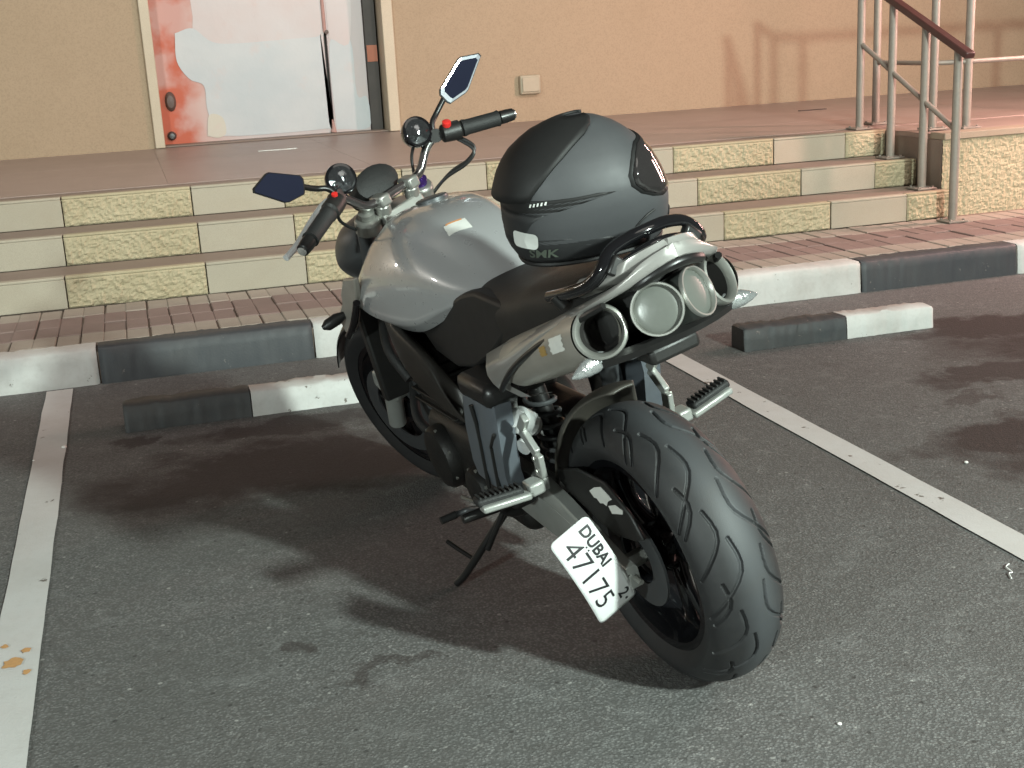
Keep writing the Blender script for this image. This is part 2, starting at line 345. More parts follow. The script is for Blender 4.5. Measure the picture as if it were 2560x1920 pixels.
def tube(name, P, r, mat, parent=None, n=12, smoothk=0, **kw):
    if smoothk:
        if isinstance(r, (list, tuple)):
            rr = []
            for i in range(len(r)-1): rr += [r[i]+(r[i+1]-r[i])*j/smoothk for j in range(smoothk)]
            r = rr + [r[-1]] if False else rr + [P and rr[-1]]
        P = smooth_path(P, smoothk)
    v, f = tube_geo(P, r, n); return link(name, v, f, mat, parent, **kw)
def revolve_geo(prof, origin, axis, n=32, close=False, caps=True):
    """prof: list of (radius, distance along axis)"""
    axis = Vector(axis).normalized(); origin = Vector(origin)
    ref = Vector((0, 0, 1)) if abs(axis.z) < 0.9 else Vector((1, 0, 0))
    u = axis.cross(ref).normalized(); w_ = axis.cross(u); v = []; f = []
    for r, h in prof:
        for k in range(n):
            a = 2*PI*k/n; v.append(origin + axis*h + (u*math.cos(a)+w_*math.sin(a))*r)
    m = len(prof)
    for i in range(m-1 if not close else m):
        j = (i+1) % m
        for k in range(n): f.append((i*n+k, i*n+(k+1) % n, j*n+(k+1) % n, j*n+k))
    if not close and caps:
        if prof[0][0] > 1e-4: f.append(tuple(range(n)))
        if prof[-1][0] > 1e-4: f.append(tuple((m-1)*n+k for k in range(n)))
    return v, f
def revolve(name, prof, origin, axis, mat, parent=None, n=32, close=False, caps=True, **kw):
    v, f = revolve_geo(prof, origin, axis, n, close, caps); return link(name, v, f, mat, parent, **kw)
def prism_geo(poly, y0, y1):
    """polygon in the x-z plane given thickness in y; y0, y1 may be functions of (x,z)"""
    g = lambda y, p: y(p) if callable(y) else y
    n = len(poly); v = [(p[0], g(y0, p), p[1]) for p in poly] + [(p[0], g(y1, p), p[1]) for p in poly]
    f = [tuple(range(n)), tuple(range(2*n-1, n-1, -1))] + [(i, (i+1) % n, n+(i+1) % n, n+i) for i in range(n)]
    return v, f
def prism(name, poly, y0, y1, mat, parent=None, **kw):
    v, f = prism_geo(poly, y0, y1); return link(name, v, f, mat, parent, **kw)
def loft(name, rings, mat, parent=None, cap=True, closed=True, **kw):
    n = len(rings[0]); v = [p for r in rings for p in r]; f = []
    for i in range(len(rings)-1):
        for k in range(n if closed else n-1):
            f.append((i*n+k, i*n+(k+1) % n, (i+1)*n+(k+1) % n, (i+1)*n+k))
    if cap and closed: f.append(tuple(range(n))); f.append(tuple((len(rings)-1)*n+k for k in range(n)))
    return link(name, v, f, mat, parent, **kw)
def bar_geo(p0, p1, w_, t, side=(0, 1, 0)):
    """flat bar from p0 to p1, width w_ perpendicular to side, thickness t along side"""
    p0, p1 = Vector(p0), Vector(p1); d = (p1-p0).normalized(); s = Vector(side); s = (s-d*s.dot(d)).normalized(); u = d.cross(s)
    v = []
    for p in (p0, p1):
        for a, b_ in ((-1, -1), (1, -1), (1, 1), (-1, 1)): v.append(p + u*a*w_/2 + s*b_*t/2)
    return v, [(3, 2, 1, 0), (4, 5, 6, 7), (0, 1, 5, 4), (1, 2, 6, 5), (2, 3, 7, 6), (3, 0, 4, 7)]
def tag(o, label=None, cat=None, group=None, kind=None):
    if label: o['label'] = label
    if cat: o['category'] = cat
    if group: o['group'] = group
    if kind: o['kind'] = kind
    return o
def empty(name, loc=(0, 0, 0)):
    o = bpy.data.objects.new(name, None); o.empty_display_size = 0.1; C.objects.link(o); o.location = loc; return o
def text_geo(s, size, bold=0.0, xs=1.0, shear=0.0, align='LEFT'):
    cu = bpy.data.curves.new('t', 'FONT'); cu.body = s; cu.size = size; cu.offset = bold; cu.shear = shear; cu.align_x = align; cu.resolution_u = 3; cu.fill_mode = 'FRONT'
    o = bpy.data.objects.new('t', cu); C.objects.link(o)
    dg = bpy.context.evaluated_depsgraph_get(); me = bpy.data.meshes.new_from_object(o.evaluated_get(dg))
    v = [(p.co.x*xs, p.co.y) for p in me.vertices]; f = [tuple(p.vertices) for p in me.polygons]
    bpy.data.objects.remove(o); bpy.data.meshes.remove(me); return v, f

# ------------------------------------------------------------------ the setting
HK, RS, TR, Y3, YW = 0.156, 0.1605, 0.3508, 1.0154, 4.839
ZP = HK + 3*RS
b = MB(); b.box(-60, 60, -60, 0.30, -0.3, 0.0)
g = b.obj('ground', 'asphalt', smooth=False); tag(g, 'dark grey asphalt of the car park with oily brown stains', kind='structure')

def line_strip(x, name, label, chips):
    n = 60; y0, y1 = -7.0, -0.03; v = []; f = []
    for i in range(n+1):
        y = y0 + (y1-y0)*i/n
        for s in (-1, 1): v.append((x + s*(0.054 + 0.004*mnoise.noise(Vector((y*4, s*7, x)))), y, 0.004))
    for i in range(n): f.append((2*i, 2*i+1, 2*i+3, 2*i+2))
    o = link(name, v, f, 'line', smooth=False); tag(o, label, kind='structure')
    for (cx, cy, r) in chips:
        k = 14; vv = [(cx, cy, 0.0065)] + [(cx + r*(0.6+0.6*random.random())*math.cos(2*PI*i/k)*0.8, cy + r*(0.6+0.6*random.random())*math.sin(2*PI*i/k), 0.0065) for i in range(k)]
        c = link('paint_chip', vv, [(0, 1+i, 1+(i+1) % k) for i in range(k)], 'chip', o, smooth=False)
    return o
line_strip(0.0, 'parking_line', 'white parking bay line left of the motorcycle', [(-0.005, -2.66, 0.034), (0.022, -2.60, 0.016), (0.03, -2.72, 0.014), (-0.03, -2.56, 0.012)])
line_strip(2.51, 'parking_line', 'white parking bay line right of the motorcycle', [])
line_strip(5.02, 'parking_line', 'white parking bay line of the farther bay', [])
line_strip(-2.51, 'parking_line', 'white parking bay line of the nearer left bay', [])

# kerb of alternately painted concrete blocks
kerb = MB().box(-12, 14, 0.03, 0.14, -0.2, HK-0.02).obj('kerb', 'joint', smooth=False); tag(kerb, 'kerb of black and white painted blocks along the pavement', kind='structure')
L = 0.9297; X0 = 0.1686
for i in range(-4, 8):
    x0 = X0 + i*L + 0.004; x1 = X0 + (i+1)*L - 0.004
    nx = 70; v = []; f = []; prof = [(0.0, -0.05), (0.004, 0.03), (0.012, 0.105), (0.018, HK-0.010), (0.030, HK), (0.10, HK+0.001), (0.148, HK), (0.152, -0.05)]
    for j in range(nx+1):
        x = x0 + (x1-x0)*j/nx
        for (y, z) in prof:
            k = 0.006*mnoise.noise(Vector((x*6, y*20, z*14+i))) + 0.004*mnoise.noise(Vector((x*25, y*40, z*40))) + 0.003*mnoise.noise(Vector((x*70, y*60, z*60))) + (0.012*max(0, mnoise.noise(Vector((x*14, 3.1, i*7)))-.25) if 0.01 < y < 0.06 else 0)
            e = 0.010*max(0, 1-min(j, nx-j)/1.2)
            v.append((x, y + k + (e if y < 0.1 else 0), z + (k*0.6 if z > 0 else 0)))
    m = len(prof)
    for j in range(nx):
        for k in range(m-1): f.append((j*m+k, (j+1)*m+k, (j+1)*m+k+1, j*m+k+1))
    f += [tuple(range(m)), tuple(nx*m+k for k in range(m))]
    blk = link('kerb_block', v, f, 'kerb_black' if i % 2 == 0 else 'kerb_white', kerb, angle=50)

# block-paved pavement
pv = MB().box(-12, 14, 0.14, 1.4, 0.0, HK-0.012).obj('pavement', 'joint', smooth=False); tag(pv, 'pavement of red and grey paving blocks between kerb and steps', kind='structure')
def slab_mesh(name, w_, d, h, mat, bev=0.006):
    v = []
    for z, k in ((0, 0), (h-bev, 0), (h, bev)):
        v += [(k, k, z), (w_-k, k, z), (w_-k, d-k, z), (k, d-k, z)]
    f = [(8, 9, 10, 11)] + [(r*4+i, r*4+(i+1) % 4, (r+1)*4+(i+1) % 4, (r+1)*4+i) for r in (0, 1) for i in range(4)]
    me = bpy.data.meshes.new(name); me.from_pydata(v, [], f); me.materials.append(M[mat]); return me
PW = 0.1; rows = [(0.158, 0.20, 'paver_grey'), (0.362, 0.214, 'paver_red'), (0.580, 0.214, 'paver_red'), (0.798, 0.214, 'paver_grey')]
for ri, (y0, d, mt) in enumerate(rows):
    me = slab_mesh('paver', PW-0.0035, d-0.003, 0.03, mt, 0.004)
    for i in range(-14, 58):
        o = bpy.data.objects.new('paver', me); C.objects.link(o); o.parent = pv
        o.location = (i*PW + 0.004*random.uniform(-1, 1), y0, HK-0.030+random.uniform(-0.0025, 0.0025)); o.rotation_euler = (random.uniform(-.008, .008), random.uniform(-.012, .012), 0)
far = MB()
for (y0, d, mt) in rows:
    for i in list(range(-60, -14)) + list(range(58, 110)): far.box(i*PW, i*PW+PW-0.005, y0, y0+d-0.004, HK-0.03, HK)
o = far.obj('paver_field', 'paver_red', pv, smooth=False); o['kind'] = 'stuff'

# staircase: three risers of alternating rough and smooth stone, stone treads
st = empty('staircase', (1.5, Y3, HK)); tag(st, 'three wide steps faced with rough and smooth buff stone up to the platform', 'stairs')
def local(o, root):
    o.parent = root; o.matrix_parent_inverse = Matrix.Translation(-root.location); return o
XS = -9.0; XE = 5.10
for k in range(3):
    yf = Y3 + k*TR; z0 = HK + k*RS; z1 = z0 + RS
    core = MB().box(XS, XE, yf+0.03, yf+TR+0.25, z0-0.1, z1-0.036).obj('step_core', 'joint', smooth=False); local(core, st)
    yb = yf + TR - 0.002 if k < 2 else yf + 0.20
    tr = MB().box(XS, XE-0.002, yf+0.060, yb, z1-0.034, z1).obj('tread', 'tread', bevel=0.004); local(tr, st)
    # joints: rough 0.685 m and smooth 0.51 m blocks by turns
    x = 0.025 - 1.195*8; kind = 0
    while x < XE - 0.02:
        wd = 0.685 if kind == 0 else 0.51
        xa, xb = max(x, XS)+0.003, min(x+wd, XE)-0.003
        if xb > XS + 0.1 and xb > xa + 0.02:
            # front face block, stopping just below the nosing
            if kind == 0 and xa > -1.2:
                nx_, nz_ = max(4, int((xb-xa)/0.008)), 18
                v = []; f = []
                for j in range(nz_+1):
                    for i in range(nx_+1):
                        xx = xa+(xb-xa)*i/nx_; zz = z0+0.002+(z1-0.0148-z0)*j/nz_
                        e = min(i, nx_-i, j, nz_-j)
                        d = 0.0 if e == 0 else (0.006 + 0.006*mnoise.noise(Vector((xx*34, k*3.3, zz*34))) + 0.007*mnoise.noise(Vector((xx*70, k*5, zz*70))))
                        v.append((xx, yf+0.006-d, zz))
                for j in range(nz_):
                    for i in range(nx_): a = j*(nx_+1)+i; f.append((a, a+1, a+nx_+2, a+nx_+1))
                n0 = len(v); cs = [0, nx_, (nz_+1)*(nx_+1)-1, nz_*(nx_+1)]
                v += [(v[c][0], yf+0.04, v[c][2]) for c in cs]
                f += [(n0, n0+1, n0+2, n0+3)]
                f.append(tuple([n0+1, n0] + list(range(0, nx_+1))))
                f.append(tuple([n0+3, n0+2] + [nz_*(nx_+1)+i for i in range(nx_, -1, -1)]))
                f.append(tuple([n0, n0+3] + [j*(nx_+1) for j in range(nz_, -1, -1)]))
                f.append(tuple([n0+2, n0+1] + [j*(nx_+1)+nx_ for j in range(0, nz_+1)]))
                o = link('stone_block', v, f, 'stone_rough', smooth=False)
            else:
                o = MB().box(xa, xb, yf+0.001, yf+0.04, z0+0.002, z1-0.0127).obj('stone_block', 'stone_rough' if kind == 0 else 'stone_smooth', bevel=0.003)
            local(o, st)
            # nosing above
            o = MB().box(xa, xb, yf+(0.003 if kind == 0 else 0.0004), yf+0.058, z1-0.0125, z1+0.001+0.0015*random.random()).obj('nosing', 'stone_rough' if kind == 0 else 'stone_smooth', bevel=0.004); local(o, st)
        x += wd; kind = 1 - kind

# platform behind the steps, and the stone-clad block on the right
pf = MB()
pf.box(XS, XE, Y3+2*TR+0.21, YW+1.2, HK, ZP)
pf.box(XE+0.01, 16, 1.16, YW+1.2, 0.05, ZP)
pfo = pf.obj('platform', 'platform', smooth=False); tag(pfo, 'brownish pink tiled platform at the top of the steps', kind='structure')
tm = {}
for (xa, xb, ya, yb) in [(XS+1.2*i, XS+1.2*(i+1), Y3+2*TR+0.21+0.8*j, Y3+2*TR+0.21+0.8*(j+1)) for i in range(6, 16) for j in range(5)]:
    xb2 = min(xb, XE+20)
    key = 't'
    if key not in tm: tm[key] = slab_mesh('floor_tile', 1.1985, 0.7985, 0.010, 'platform', 0.0008)
    if xa > XE - 0.3 or xb > XE+0.6: pass
    o = bpy.data.objects.new('floor_tile', tm[key]); C.objects.link(o); o.parent = pfo; o.location = (xa, ya, ZP-0.006+random.uniform(-0.0006, 0.0006))
blk = empty('platform_wall', (8, 1.13, HK)); tag(blk, 'rough buff stone wall below the railing right of the steps', 'stone wall')
cap = MB().box(XE, 16, 1.09, 1.24, ZP-0.03, ZP+0.012).obj('coping', 'nosing', bevel=0.006); local(cap, blk)
v = []; f = []; nx_, nz_ = 240, 58
for j in range(nz_+1):
    for i in range(nx_+1):
        xx = XE+2.0*i/nx_; zz = HK-0.02+(ZP-0.03-HK+0.02)*j/nz_
        d = 0.006*mnoise.noise(Vector((xx*38, 3, zz*38))) + 0.006*mnoise.noise(Vector((xx*80, 3, zz*80)))
        v.append((xx, 1.105-d, zz))
for j in range(nz_):
    for i in range(nx_): a = j*(nx_+1)+i; f.append((a, a+1, a+nx_+2, a+nx_+1))
o = link('cladding', v, f, 'stone_rough', smooth=False); local(o, blk)
o = MB().box(XE+2.0, 16, 1.10, 1.158, HK-0.02, ZP-0.031).obj('cladding', 'stone_rough', smooth=False); local(o, blk)
o = MB().box(XE+0.001, XE+0.012, 1.12, Y3+2*TR+0.2, HK-0.02, ZP-0.031).obj('side_cladding', 'tread', smooth=False); local(o, blk)

# building wall with the door opening
DX0, DX1 = 0.66, 2.50
wl = MB(); wl.box(-14, DX0, YW, YW+0.3, ZP-0.05, 4.2); wl.box(DX1, 18, YW, YW+0.3, ZP-0.05, 4.2); wl.box(DX0, DX1, YW, YW+0.3, 2.75, 4.2)
wo = wl.obj('building_wall', 'wall', smooth=False); tag(wo, 'plain tan painted wall of the building behind the platform', 'wall')

# door
dr = empty('double_door', (1.58, YW+0.2, ZP)); tag(dr, 'orange double door covered in torn white film, in a cream frame', 'door')
YD = YW + 0.19
local(MB().box(0.692, 2.028, YD, YD+0.04, ZP+0.012, 2.68).obj('door_leaf', 'door_film', bevel=0.004), dr)
local(MB().box(2.052, 2.355, YD, YD+0.04, ZP+0.012, 2.68).obj('door_leaf', 'door_film', bevel=0.004), dr)
local(MB().box(2.358, 2.455, YD-0.02, YD+0.05, ZP+0.012, 2.68).obj('door_post', 'door_dark', bevel=0.004), dr)
local(MB().box(2.366, 2.450, YD-0.026, YD-0.021, 1.20, 1.33).obj('orange_patch', 'orange', smooth=False), dr)
local(MB().box(0.70, 2.48, YD+0.05, YD+0.07, ZP, 2.70).obj('dark_gap', 'door_dark', smooth=False), dr)
for (xa, xb) in ((0.615, 0.69), (2.47, 2.56)):
    local(MB().box(xa, xb, YW-0.035, YD+0.04, ZP+0.007, 2.75).obj('jamb', 'cream', bevel=0.006), dr)
local(MB().box(0.69, 2.47, YW-0.035, YD+0.04, 2.68, 2.75).obj('lintel', 'cream', bevel=0.006), dr)
local(MB().box(0.69, 2.47, YW+0.02, YD+0.05, ZP+0.005, ZP+0.018).obj('threshold', 'tread', bevel=0.003), dr)
def sheet(P, d, mt):
    Q = [(p.x, p.z) for p in smooth_path([(x_, 0, z_) for x_, z_ in P] + [(P[0][0], 0, P[0][1])], 5)[:-1]]
    local(prism('film_sheet', Q, YD-d, YD-d+.0012, mt, smooth=False), dr)
sheet([(.93, 1.40), (1.02, 1.62), (1.0, 2.5), (1.55, 2.6), (1.58, 1.50), (1.38, 1.36)], .0018, 'film_pink')
sheet([(1.50, 1.36), (1.52, 2.55), (2.0, 2.6), (2.01, 1.34)], .0032, 'film_pink')
sheet([(.87, 1.50), (1.01, 1.53), (1.15, 1.42), (1.36, 1.40), (1.94, 1.415), (2.0, 1.38), (2.01, .74), (1.98, .69), (1.16, .69), (1.08, .80), (1.05, .92), (1.045, 1.09), (.94, 1.15), (.86, 1.29)], .0046, 'film_blue')
sheet([(1.03, .70), (1.06, .86), (1.16, .84), (1.18, .72), (1.12, .68)], .0058, 'film_cream')
sheet([(2.07, .68), (2.07, 1.36), (2.24, 1.38), (2.26, .95), (2.34, .92), (2.345, .68)], .0018, 'film_blue')
sheet([(2.07, 1.40), (2.07, 2.5), (2.26, 2.5), (2.25, 1.42)], .0032, 'film_pink')
o = tube('tape_strip', smooth_path([(2.040, YD-0.004, 2.0), (2.038, YD-0.006, 1.50), (2.046, YD-0.006, 1.46)], 5), 0.014, 'residue', n=8); local(o, dr)
o = revolve('door_latch', [(0.0, -0.02), (0.016, -0.018), (0.018, 0), (0.018, 0.03)], (2.052, YD-0.01, 1.45), (0, 1, 0), 'brownknob', n=14); local(o, dr)
o = tube('tape_strip', [(2.042, YD-0.006, 0.66), (2.045, YD-0.008, 0.69), (2.040, YD-0.006, 0.76)], [0.026, 0.016, 0.006], 'residue', n=8); local(o, dr)
o = revolve('oval_pull', [(0.0, -0.035), (0.028, -0.030), (0.042, -0.012), (0.045, 0.0), (0.045, 0.02)], (0, 0, 0), (0, 1, 0), 'brownknob', n=24); o.scale = (0.95, 1, 1.7); o.location = (0.775, YD-0.002, 0.985); local(o, dr)
o = revolve('door_stop', [(0.0, -0.03), (0.02, -0.028), (0.034, -0.01), (0.036, 0.02)], (0.755, YD-0.01, 0.72), (0, 1, 0), 'gunmetal', n=18); local(o, dr)

wb = empty('wall_box', (3.68, YW, 0.945)); tag(wb, 'small beige weatherproof socket box on the tan wall', 'socket box')
local(MB().box(3.59, 3.77, YW-0.055, YW-0.001, 0.865, 1.02).obj('housing', 'box', bevel=0.014, seg=3), wb)
local(MB().box(3.605, 3.755, YW-0.068, YW-0.056, 0.885, 1.005).obj('cover', 'box', bevel=0.006), wb)
for (xa, ya, lab, ln) in ((1.30, 3.80, 'pale metal strip set in the platform floor before the door', 0.28), (5.58, 3.70, 'dark thin strip on the platform floor beyond the railing', 0.24)):
    o = MB().box(xa, xa+ln, ya, ya+0.035, ZP+0.004, ZP+0.009).obj('floor_strip', 'strip' if xa < 3 else 'door_dark', bevel=0.001); tag(o, lab, 'floor strip')

# railings
def base_plate(x, y, z, root):
    mb = MB().box(x-0.065, x+0.065, y-0.065, y+0.065, z+0.003, z+0.014)
    for dx in (-1, 1):
        for dy in (-1, 1):
            v, f = revolve_geo([(0.008, 0), (0.008, 0.008), (0.0, 0.009)], (x+dx*0.045, y+dy*0.045, z+0.014), (0, 0, 1), 6); mb.add(v, f)
    local(mb.obj('base_plate', 'tube', bevel=0.002), root)
def post(x, y, z, top, root, r=0.0255):
    o = tube('post', [(x, y, z+0.012), (x, y, z+0.03), (x, y, top)], r, 'tube', n=20); local(o, root); base_plate(x, y, z, root)
RX = 5.0
def hz(y): return 1.11 + (y-0.742)*0.4175
def mz(y): return 0.717 + (y-0.899)*0.4765
r1 = empty('stair_railing', (RX, 1.4, HK)); tag(r1, 'sloping stair railing with grey tube posts and maroon handrail', 'railing')
for (y, z) in ((1.875, ZP), (1.512, HK+2*RS), (1.165, HK+RS), (0.845, HK)): post(RX, y, z, hz(y)-0.012, r1)
v, f = bar_geo((RX, 0.735, hz(0.735)), (RX, 1.93, hz(1.93)), 0.040, 0.062, (1, 0, 0)); local(link('handrail', v, f, 'handrail', bevel=0.008), r1)
v, f = bar_geo((RX, 1.93, hz(1.93)), (RX, 3.2, hz(1.93)), 0.040, 0.062, (1, 0, 0)); 
for a, b_ in ((0.845, 1.165), (1.165, 1.512), (1.512, 1.875)):
    o = tube('mid_rail', [(RX, a+0.02, mz(a+0.02)), (RX, b_-0.02, mz(b_-0.02))], 0.016, 'tube', n=14); local(o, r1)
r2 = empty('platform_railing', (5.5, 1.5, ZP)); tag(r2, 'level platform railing of grey tubes behind the stair railing', 'railing')
RP = [(5.26, 2.10), (5.25, 1.44), (5.44, 1.36), (6.9, 1.36), (8.4, 1.36)]
for (x, y) in RP: post(x, y, ZP+0.003, ZP+1.0, r2)
for (a, b_) in zip(RP[:-1], RP[1:]):
    d = (Vector((*b_, 0))-Vector((*a, 0))).normalized()*0.02
    for hh, rr, nm, mt in ((0.41, 0.015, 'mid_rail', 'tube'), (1.02, 0.028, 'handrail', 'handrail')):
        e = d*(1 if nm == 'mid_rail' else -1)
        o = tube(nm, [(a[0]+e.x, a[1]+e.y, ZP+hh), (b_[0]-e.x, b_[1]-e.y, ZP+hh)], rr, mt, n=14); local(o, r2)

# wheel stops
def wheel_stop(x0, x1, xj, label, black_first=True):
    root = empty('wheel_stop', ((x0+x1)/2, -0.75, 0)); tag(root, label, 'wheel stop', 'painted concrete wheel stops')
    for (a, b_, mt, endl, endr) in ((x0, xj-0.002, 'stop_black', True, False), (xj+0.002, x1, 'stop_white', False, True)):
        n = 60; v = []; f = []
        prof = [(-0.815, 0.0), (-0.812, 0.045), (-0.809, 0.092), (-0.801, 0.099), (-0.745, 0.101), (-0.696, 0.099), (-0.688, 0.092), (-0.684, 0.0)]
        m = len(prof)
        for j in range(n+1):
            x = a+(b_-a)*j/n
            e = 0.0
            if endl and j == 0: e = 0.004
            if endr: e = 0.022*max(0, (j-(n-3))/3)**2
            for (y, z) in prof:
                k = 0.005*mnoise.noise(Vector((x*9, y*30, z*25))) + 0.004*mnoise.noise(Vector((x*35, y*60, z*60))) + (0.016*max(0, mnoise.noise(Vector((x*17, 1.7, xj*3)))-.22) if y < -0.79 and z > 0.05 else 0)
                v.append((x, y+k+(e if y < -0.75 else -e), max(0.001, z+(k if z > 0.02 else 0)-(e*0.8 if z > 0.05 else 0))))
        for j in range(n):
            for k in range(m-1): f.append((j*m+k, (j+1)*m+k, (j+1)*m+k+1, j*m+k+1))
        f += [tuple(range(m)), tuple(n*m+k for k in range(m))]
        local(link('black_half' if mt == 'stop_black' else 'white_half', v, f, mt, angle=50), root)
wheel_stop(0.265, 1.68, 0.735, 'painted concrete wheel stop ahead of the motorcycle, mostly white')
wheel_stop(2.815, 3.755, 3.306, 'painted concrete wheel stop in the right bay, half black half white')

# litter
def pebble(x, y, r, label):
    bm = bmesh.new(); bmesh.ops.create_icosphere(bm, subdivisions=2, radius=r)
    for v_ in bm.verts: v_.co *= 1+0.25*mnoise.noise(v_.co*40/(r*60)); v_.co.z *= 0.6
    me = bpy.data.meshes.new('pebble'); bm.to_mesh(me); bm.free(); me.materials.append(M['pebble']); me.shade_smooth()
    o = bpy.data.objects.new('pebble', me); C.objects.link(o); o.location = (x, y, r*0.55); tag(o, label, 'pebble')
pebble(2.781, -2.391, 0.007, 'small white pebble on the brown stain right of the white line')
pebble(0.047, -0.905, 0.010, 'small pale pebble lying on the left white line')
pebble(1.62, -3.60, 0.005, 'tiny white pebble on the asphalt just behind the rear tyre')
pebble(-0.05, -1.02, 0.006, 'tiny pale pebble just left of the left white line')
o = tube('thread', smooth_path([(2.36, -3.16, 0.004), (2.372, -3.135, 0.005), (2.385, -3.13, 0.004), (2.39, -3.10, 0.005), (2.41, -3.085, 0.004)], 9), 0.0016, 'thread', n=8); tag(o, 'curled white thread on the asphalt at the right edge', 'thread')

# ------------------------------------------------------------------ motorcycle
LEAN, HEAD, STEER = 0.2465, 0.1566, 0.2953
bike = empty('motorcycle', (1.4773, -3.2604, 0.0035)); bike.rotation_euler = (-LEAN, 0, HEAD+PI/2)
tag(bike, 'silver and black naked motorcycle leaning on its side stand in the bay', 'motorcycle')
SP = Vector((1.09, 0, 0.95)); SA = Vector((-math.sin(0.445), 0, math.cos(0.445)))
SM = Matrix.Translation(SP) @ Matrix.Rotation(STEER, 4, SA) @ Matrix.Translation(-SP)
def steered(o): o.matrix_local = SM; return o
def mir(p): return (p[0], -p[1], p[2])

# --- wheels
def tyre_obj(name, cx, cz, R, hw, dep, rim_r, nT, nA, mat, parent, grooves=None):
    th = np.linspace(0, 2*PI, nT, endpoint=False)
    al = np.linspace(-1.43, 1.43, nA)
    pr = [(R-dep+dep*math.cos(a), hw*math.sin(a)) for a in al]
    side = [(rim_r+(pr[0][0]-rim_r)*t, pr[0][1]*(1.0-0.20*(1-t)**1.5)) for t in (0.0, 0.12, 0.3, 0.5, 0.7, 0.87)]
    prof = side + pr + [(r, -y) for r, y in side[::-1]]
    k0 = len(side); m = len(prof)
    rr = np.array([p[0] for p in prof]); yy = np.array([p[1] for p in prof])
    D = np.zeros((nT, m))
    if grooves:
        s = np.zeros(m); arc = np.cumsum(np.r_[0, np.hypot(np.diff(rr), np.diff(yy))]); mid = arc[k0+nA//2]; s = arc-mid
        c = th*R
        for poly, wd, dp in grooves:
            P = np.array(poly)
            cmin, cmax = P[:, 1].min()-0.01, P[:, 1].max()+0.01
            period = 2*PI*R
            ci = np.where(((c-cmin) % period) < (cmax-cmin))[0]
            cc = cmin + ((c[ci]-cmin) % period)
            SS, CC = np.meshgrid(s, cc); best = np.full(SS.shape, 9.0)
            for a, b2 in zip(P[:-1], P[1:]):
                d = b2-a; t = np.clip(((SS-a[0])*d[0]+(CC-a[1])*d[1])/(d@d), 0, 1)
                best = np.minimum(best, np.hypot(SS-a[0]-t*d[0], CC-a[1]-t*d[1]))
            D[ci] = np.maximum(D[ci], dp*np.clip((wd-best)/(wd*0.6), 0, 1))
    X = cx + (rr[None, :]-D)*np.cos(th)[:, None]; Z = cz + (rr[None, :]-D)*np.sin(th)[:, None]
    Y = np.broadcast_to(yy*1.0, X.shape) - D*np.sign(yy)*0.35
    v = np.stack([X, Y, Z], -1).reshape(-1, 3)
    i, k = np.meshgrid(np.arange(nT), np.arange(m-1), indexing='ij'); j = (i+1) % nT
    f = np.stack([i*m+k, j*m+k, j*m+k+1, i*m+k+1], -1).reshape(-1, 4)
    me = bpy.data.meshes.new(name); me.from_pydata(v.tolist(), [], f.tolist()); me.materials.append(M[mat]); me.shade_smooth(); me.set_sharp_from_angle(angle=math.radians(48))
    o = bpy.data.objects.new(name, me); C.objects.link(o); o.parent = parent; return o
def wheel(cx, cz, rim_r, hw, dark, nsp, sweep):
    """cast rim with hub and twin spokes; returns the rim object"""
    mb = MB()
    pr = [(rim_r+0.006, -hw), (rim_r+0.012, -hw+0.006), (rim_r+0.004, -hw+0.014), (rim_r-0.016, -hw+0.03), (rim_r-0.024, 0), (rim_r-0.016, hw-0.03), (rim_r+0.004, hw-0.014), (rim_r+0.012, hw-0.006), (rim_r+0.006, hw), (rim_r-0.012, hw-0.002), (rim_r-0.020, hw-0.02), (rim_r-0.034, 0.02), (rim_r-0.034, -0.02), (rim_r-0.020, -hw+0.02), (rim_r-0.012, -hw+0.002)]
    v, f = revolve_geo(pr, (cx, 0, cz), (0, 1, 0), 72, close=True); mb.add(v, f)
    hub = [(0.018, -0.07), (0.045, -0.068), (0.055, -0.03), (0.05, 0), (0.058, 0.03), (0.05, 0.066), (0.018, 0.07)]
    v, f = revolve_geo(hub, (cx, 0, cz), (0, 1, 0), 36); mb.add(v, f)
    for s in range(nsp):
        a0 = 2*PI*s/nsp + 0.45
        for da in (-0.10, 0.10):
            P = []
            for t in np.linspace(0, 1, 6):
                r = 0.045+(rim_r-0.068)*t; a = a0 + da*(1.4 if t < 0.1 else 1.0)*(0.9+1.2*t) + sweep*t*t
                P.append((cx+r*math.cos(a), 0.012*math.sin(t*PI), cz+r*math.sin(a)))
            v, f = tube_geo(P, [0.016, 0.014, 0.012, 0.011, 0.012, 0.016], 10, flat=1.6); mb.add(v, f)
    return mb.obj('wheel', dark, bike, angle=50)
RR = 0.315
rw = wheel(0, 0.315, 0.216, 0.072, 'black_gloss', 5, 0.25); 
gl = []
per = 2*PI*RR
for i in range(9):
    for j in range(3):
        s0 = .056-.021*j
        for sgn in (-1, 1):
            sh = (i + .5*(sgn > 0))*per/9 + j*per/27
            ln = .044+.006*j
            P = [(s0+.006, -ln), (s0+.001, -ln*.45), (s0, -.004), (s0+.005, .014), (s0+.017, .032)]
            q, c = s0+.017, .032
            while q < .096: q += .012; c += .0135; P.append((q, c))
            gl.append(([(sgn*a, sh+c) for a, c in P], .0046, .0058))
tyre_obj('tyre', 0, RR, RR, 0.090, 0.0707, 0.220, 1500, 190, 'tyre', rw, gl)
revolve('sprocket', [(0.06, 0), (0.112, 0), (0.112, 0.006), (0.06, 0.006)], (0, 0.078, RR), (0, 1, 0), 'gunmetal', rw, n=44, close=True)
revolve('brake_disc', [(0.075, 0), (0.110, 0), (0.110, 0.005), (0.075, 0.005)], (0, -0.088, RR), (0, 1, 0), 'steel', rw, n=44, close=True)
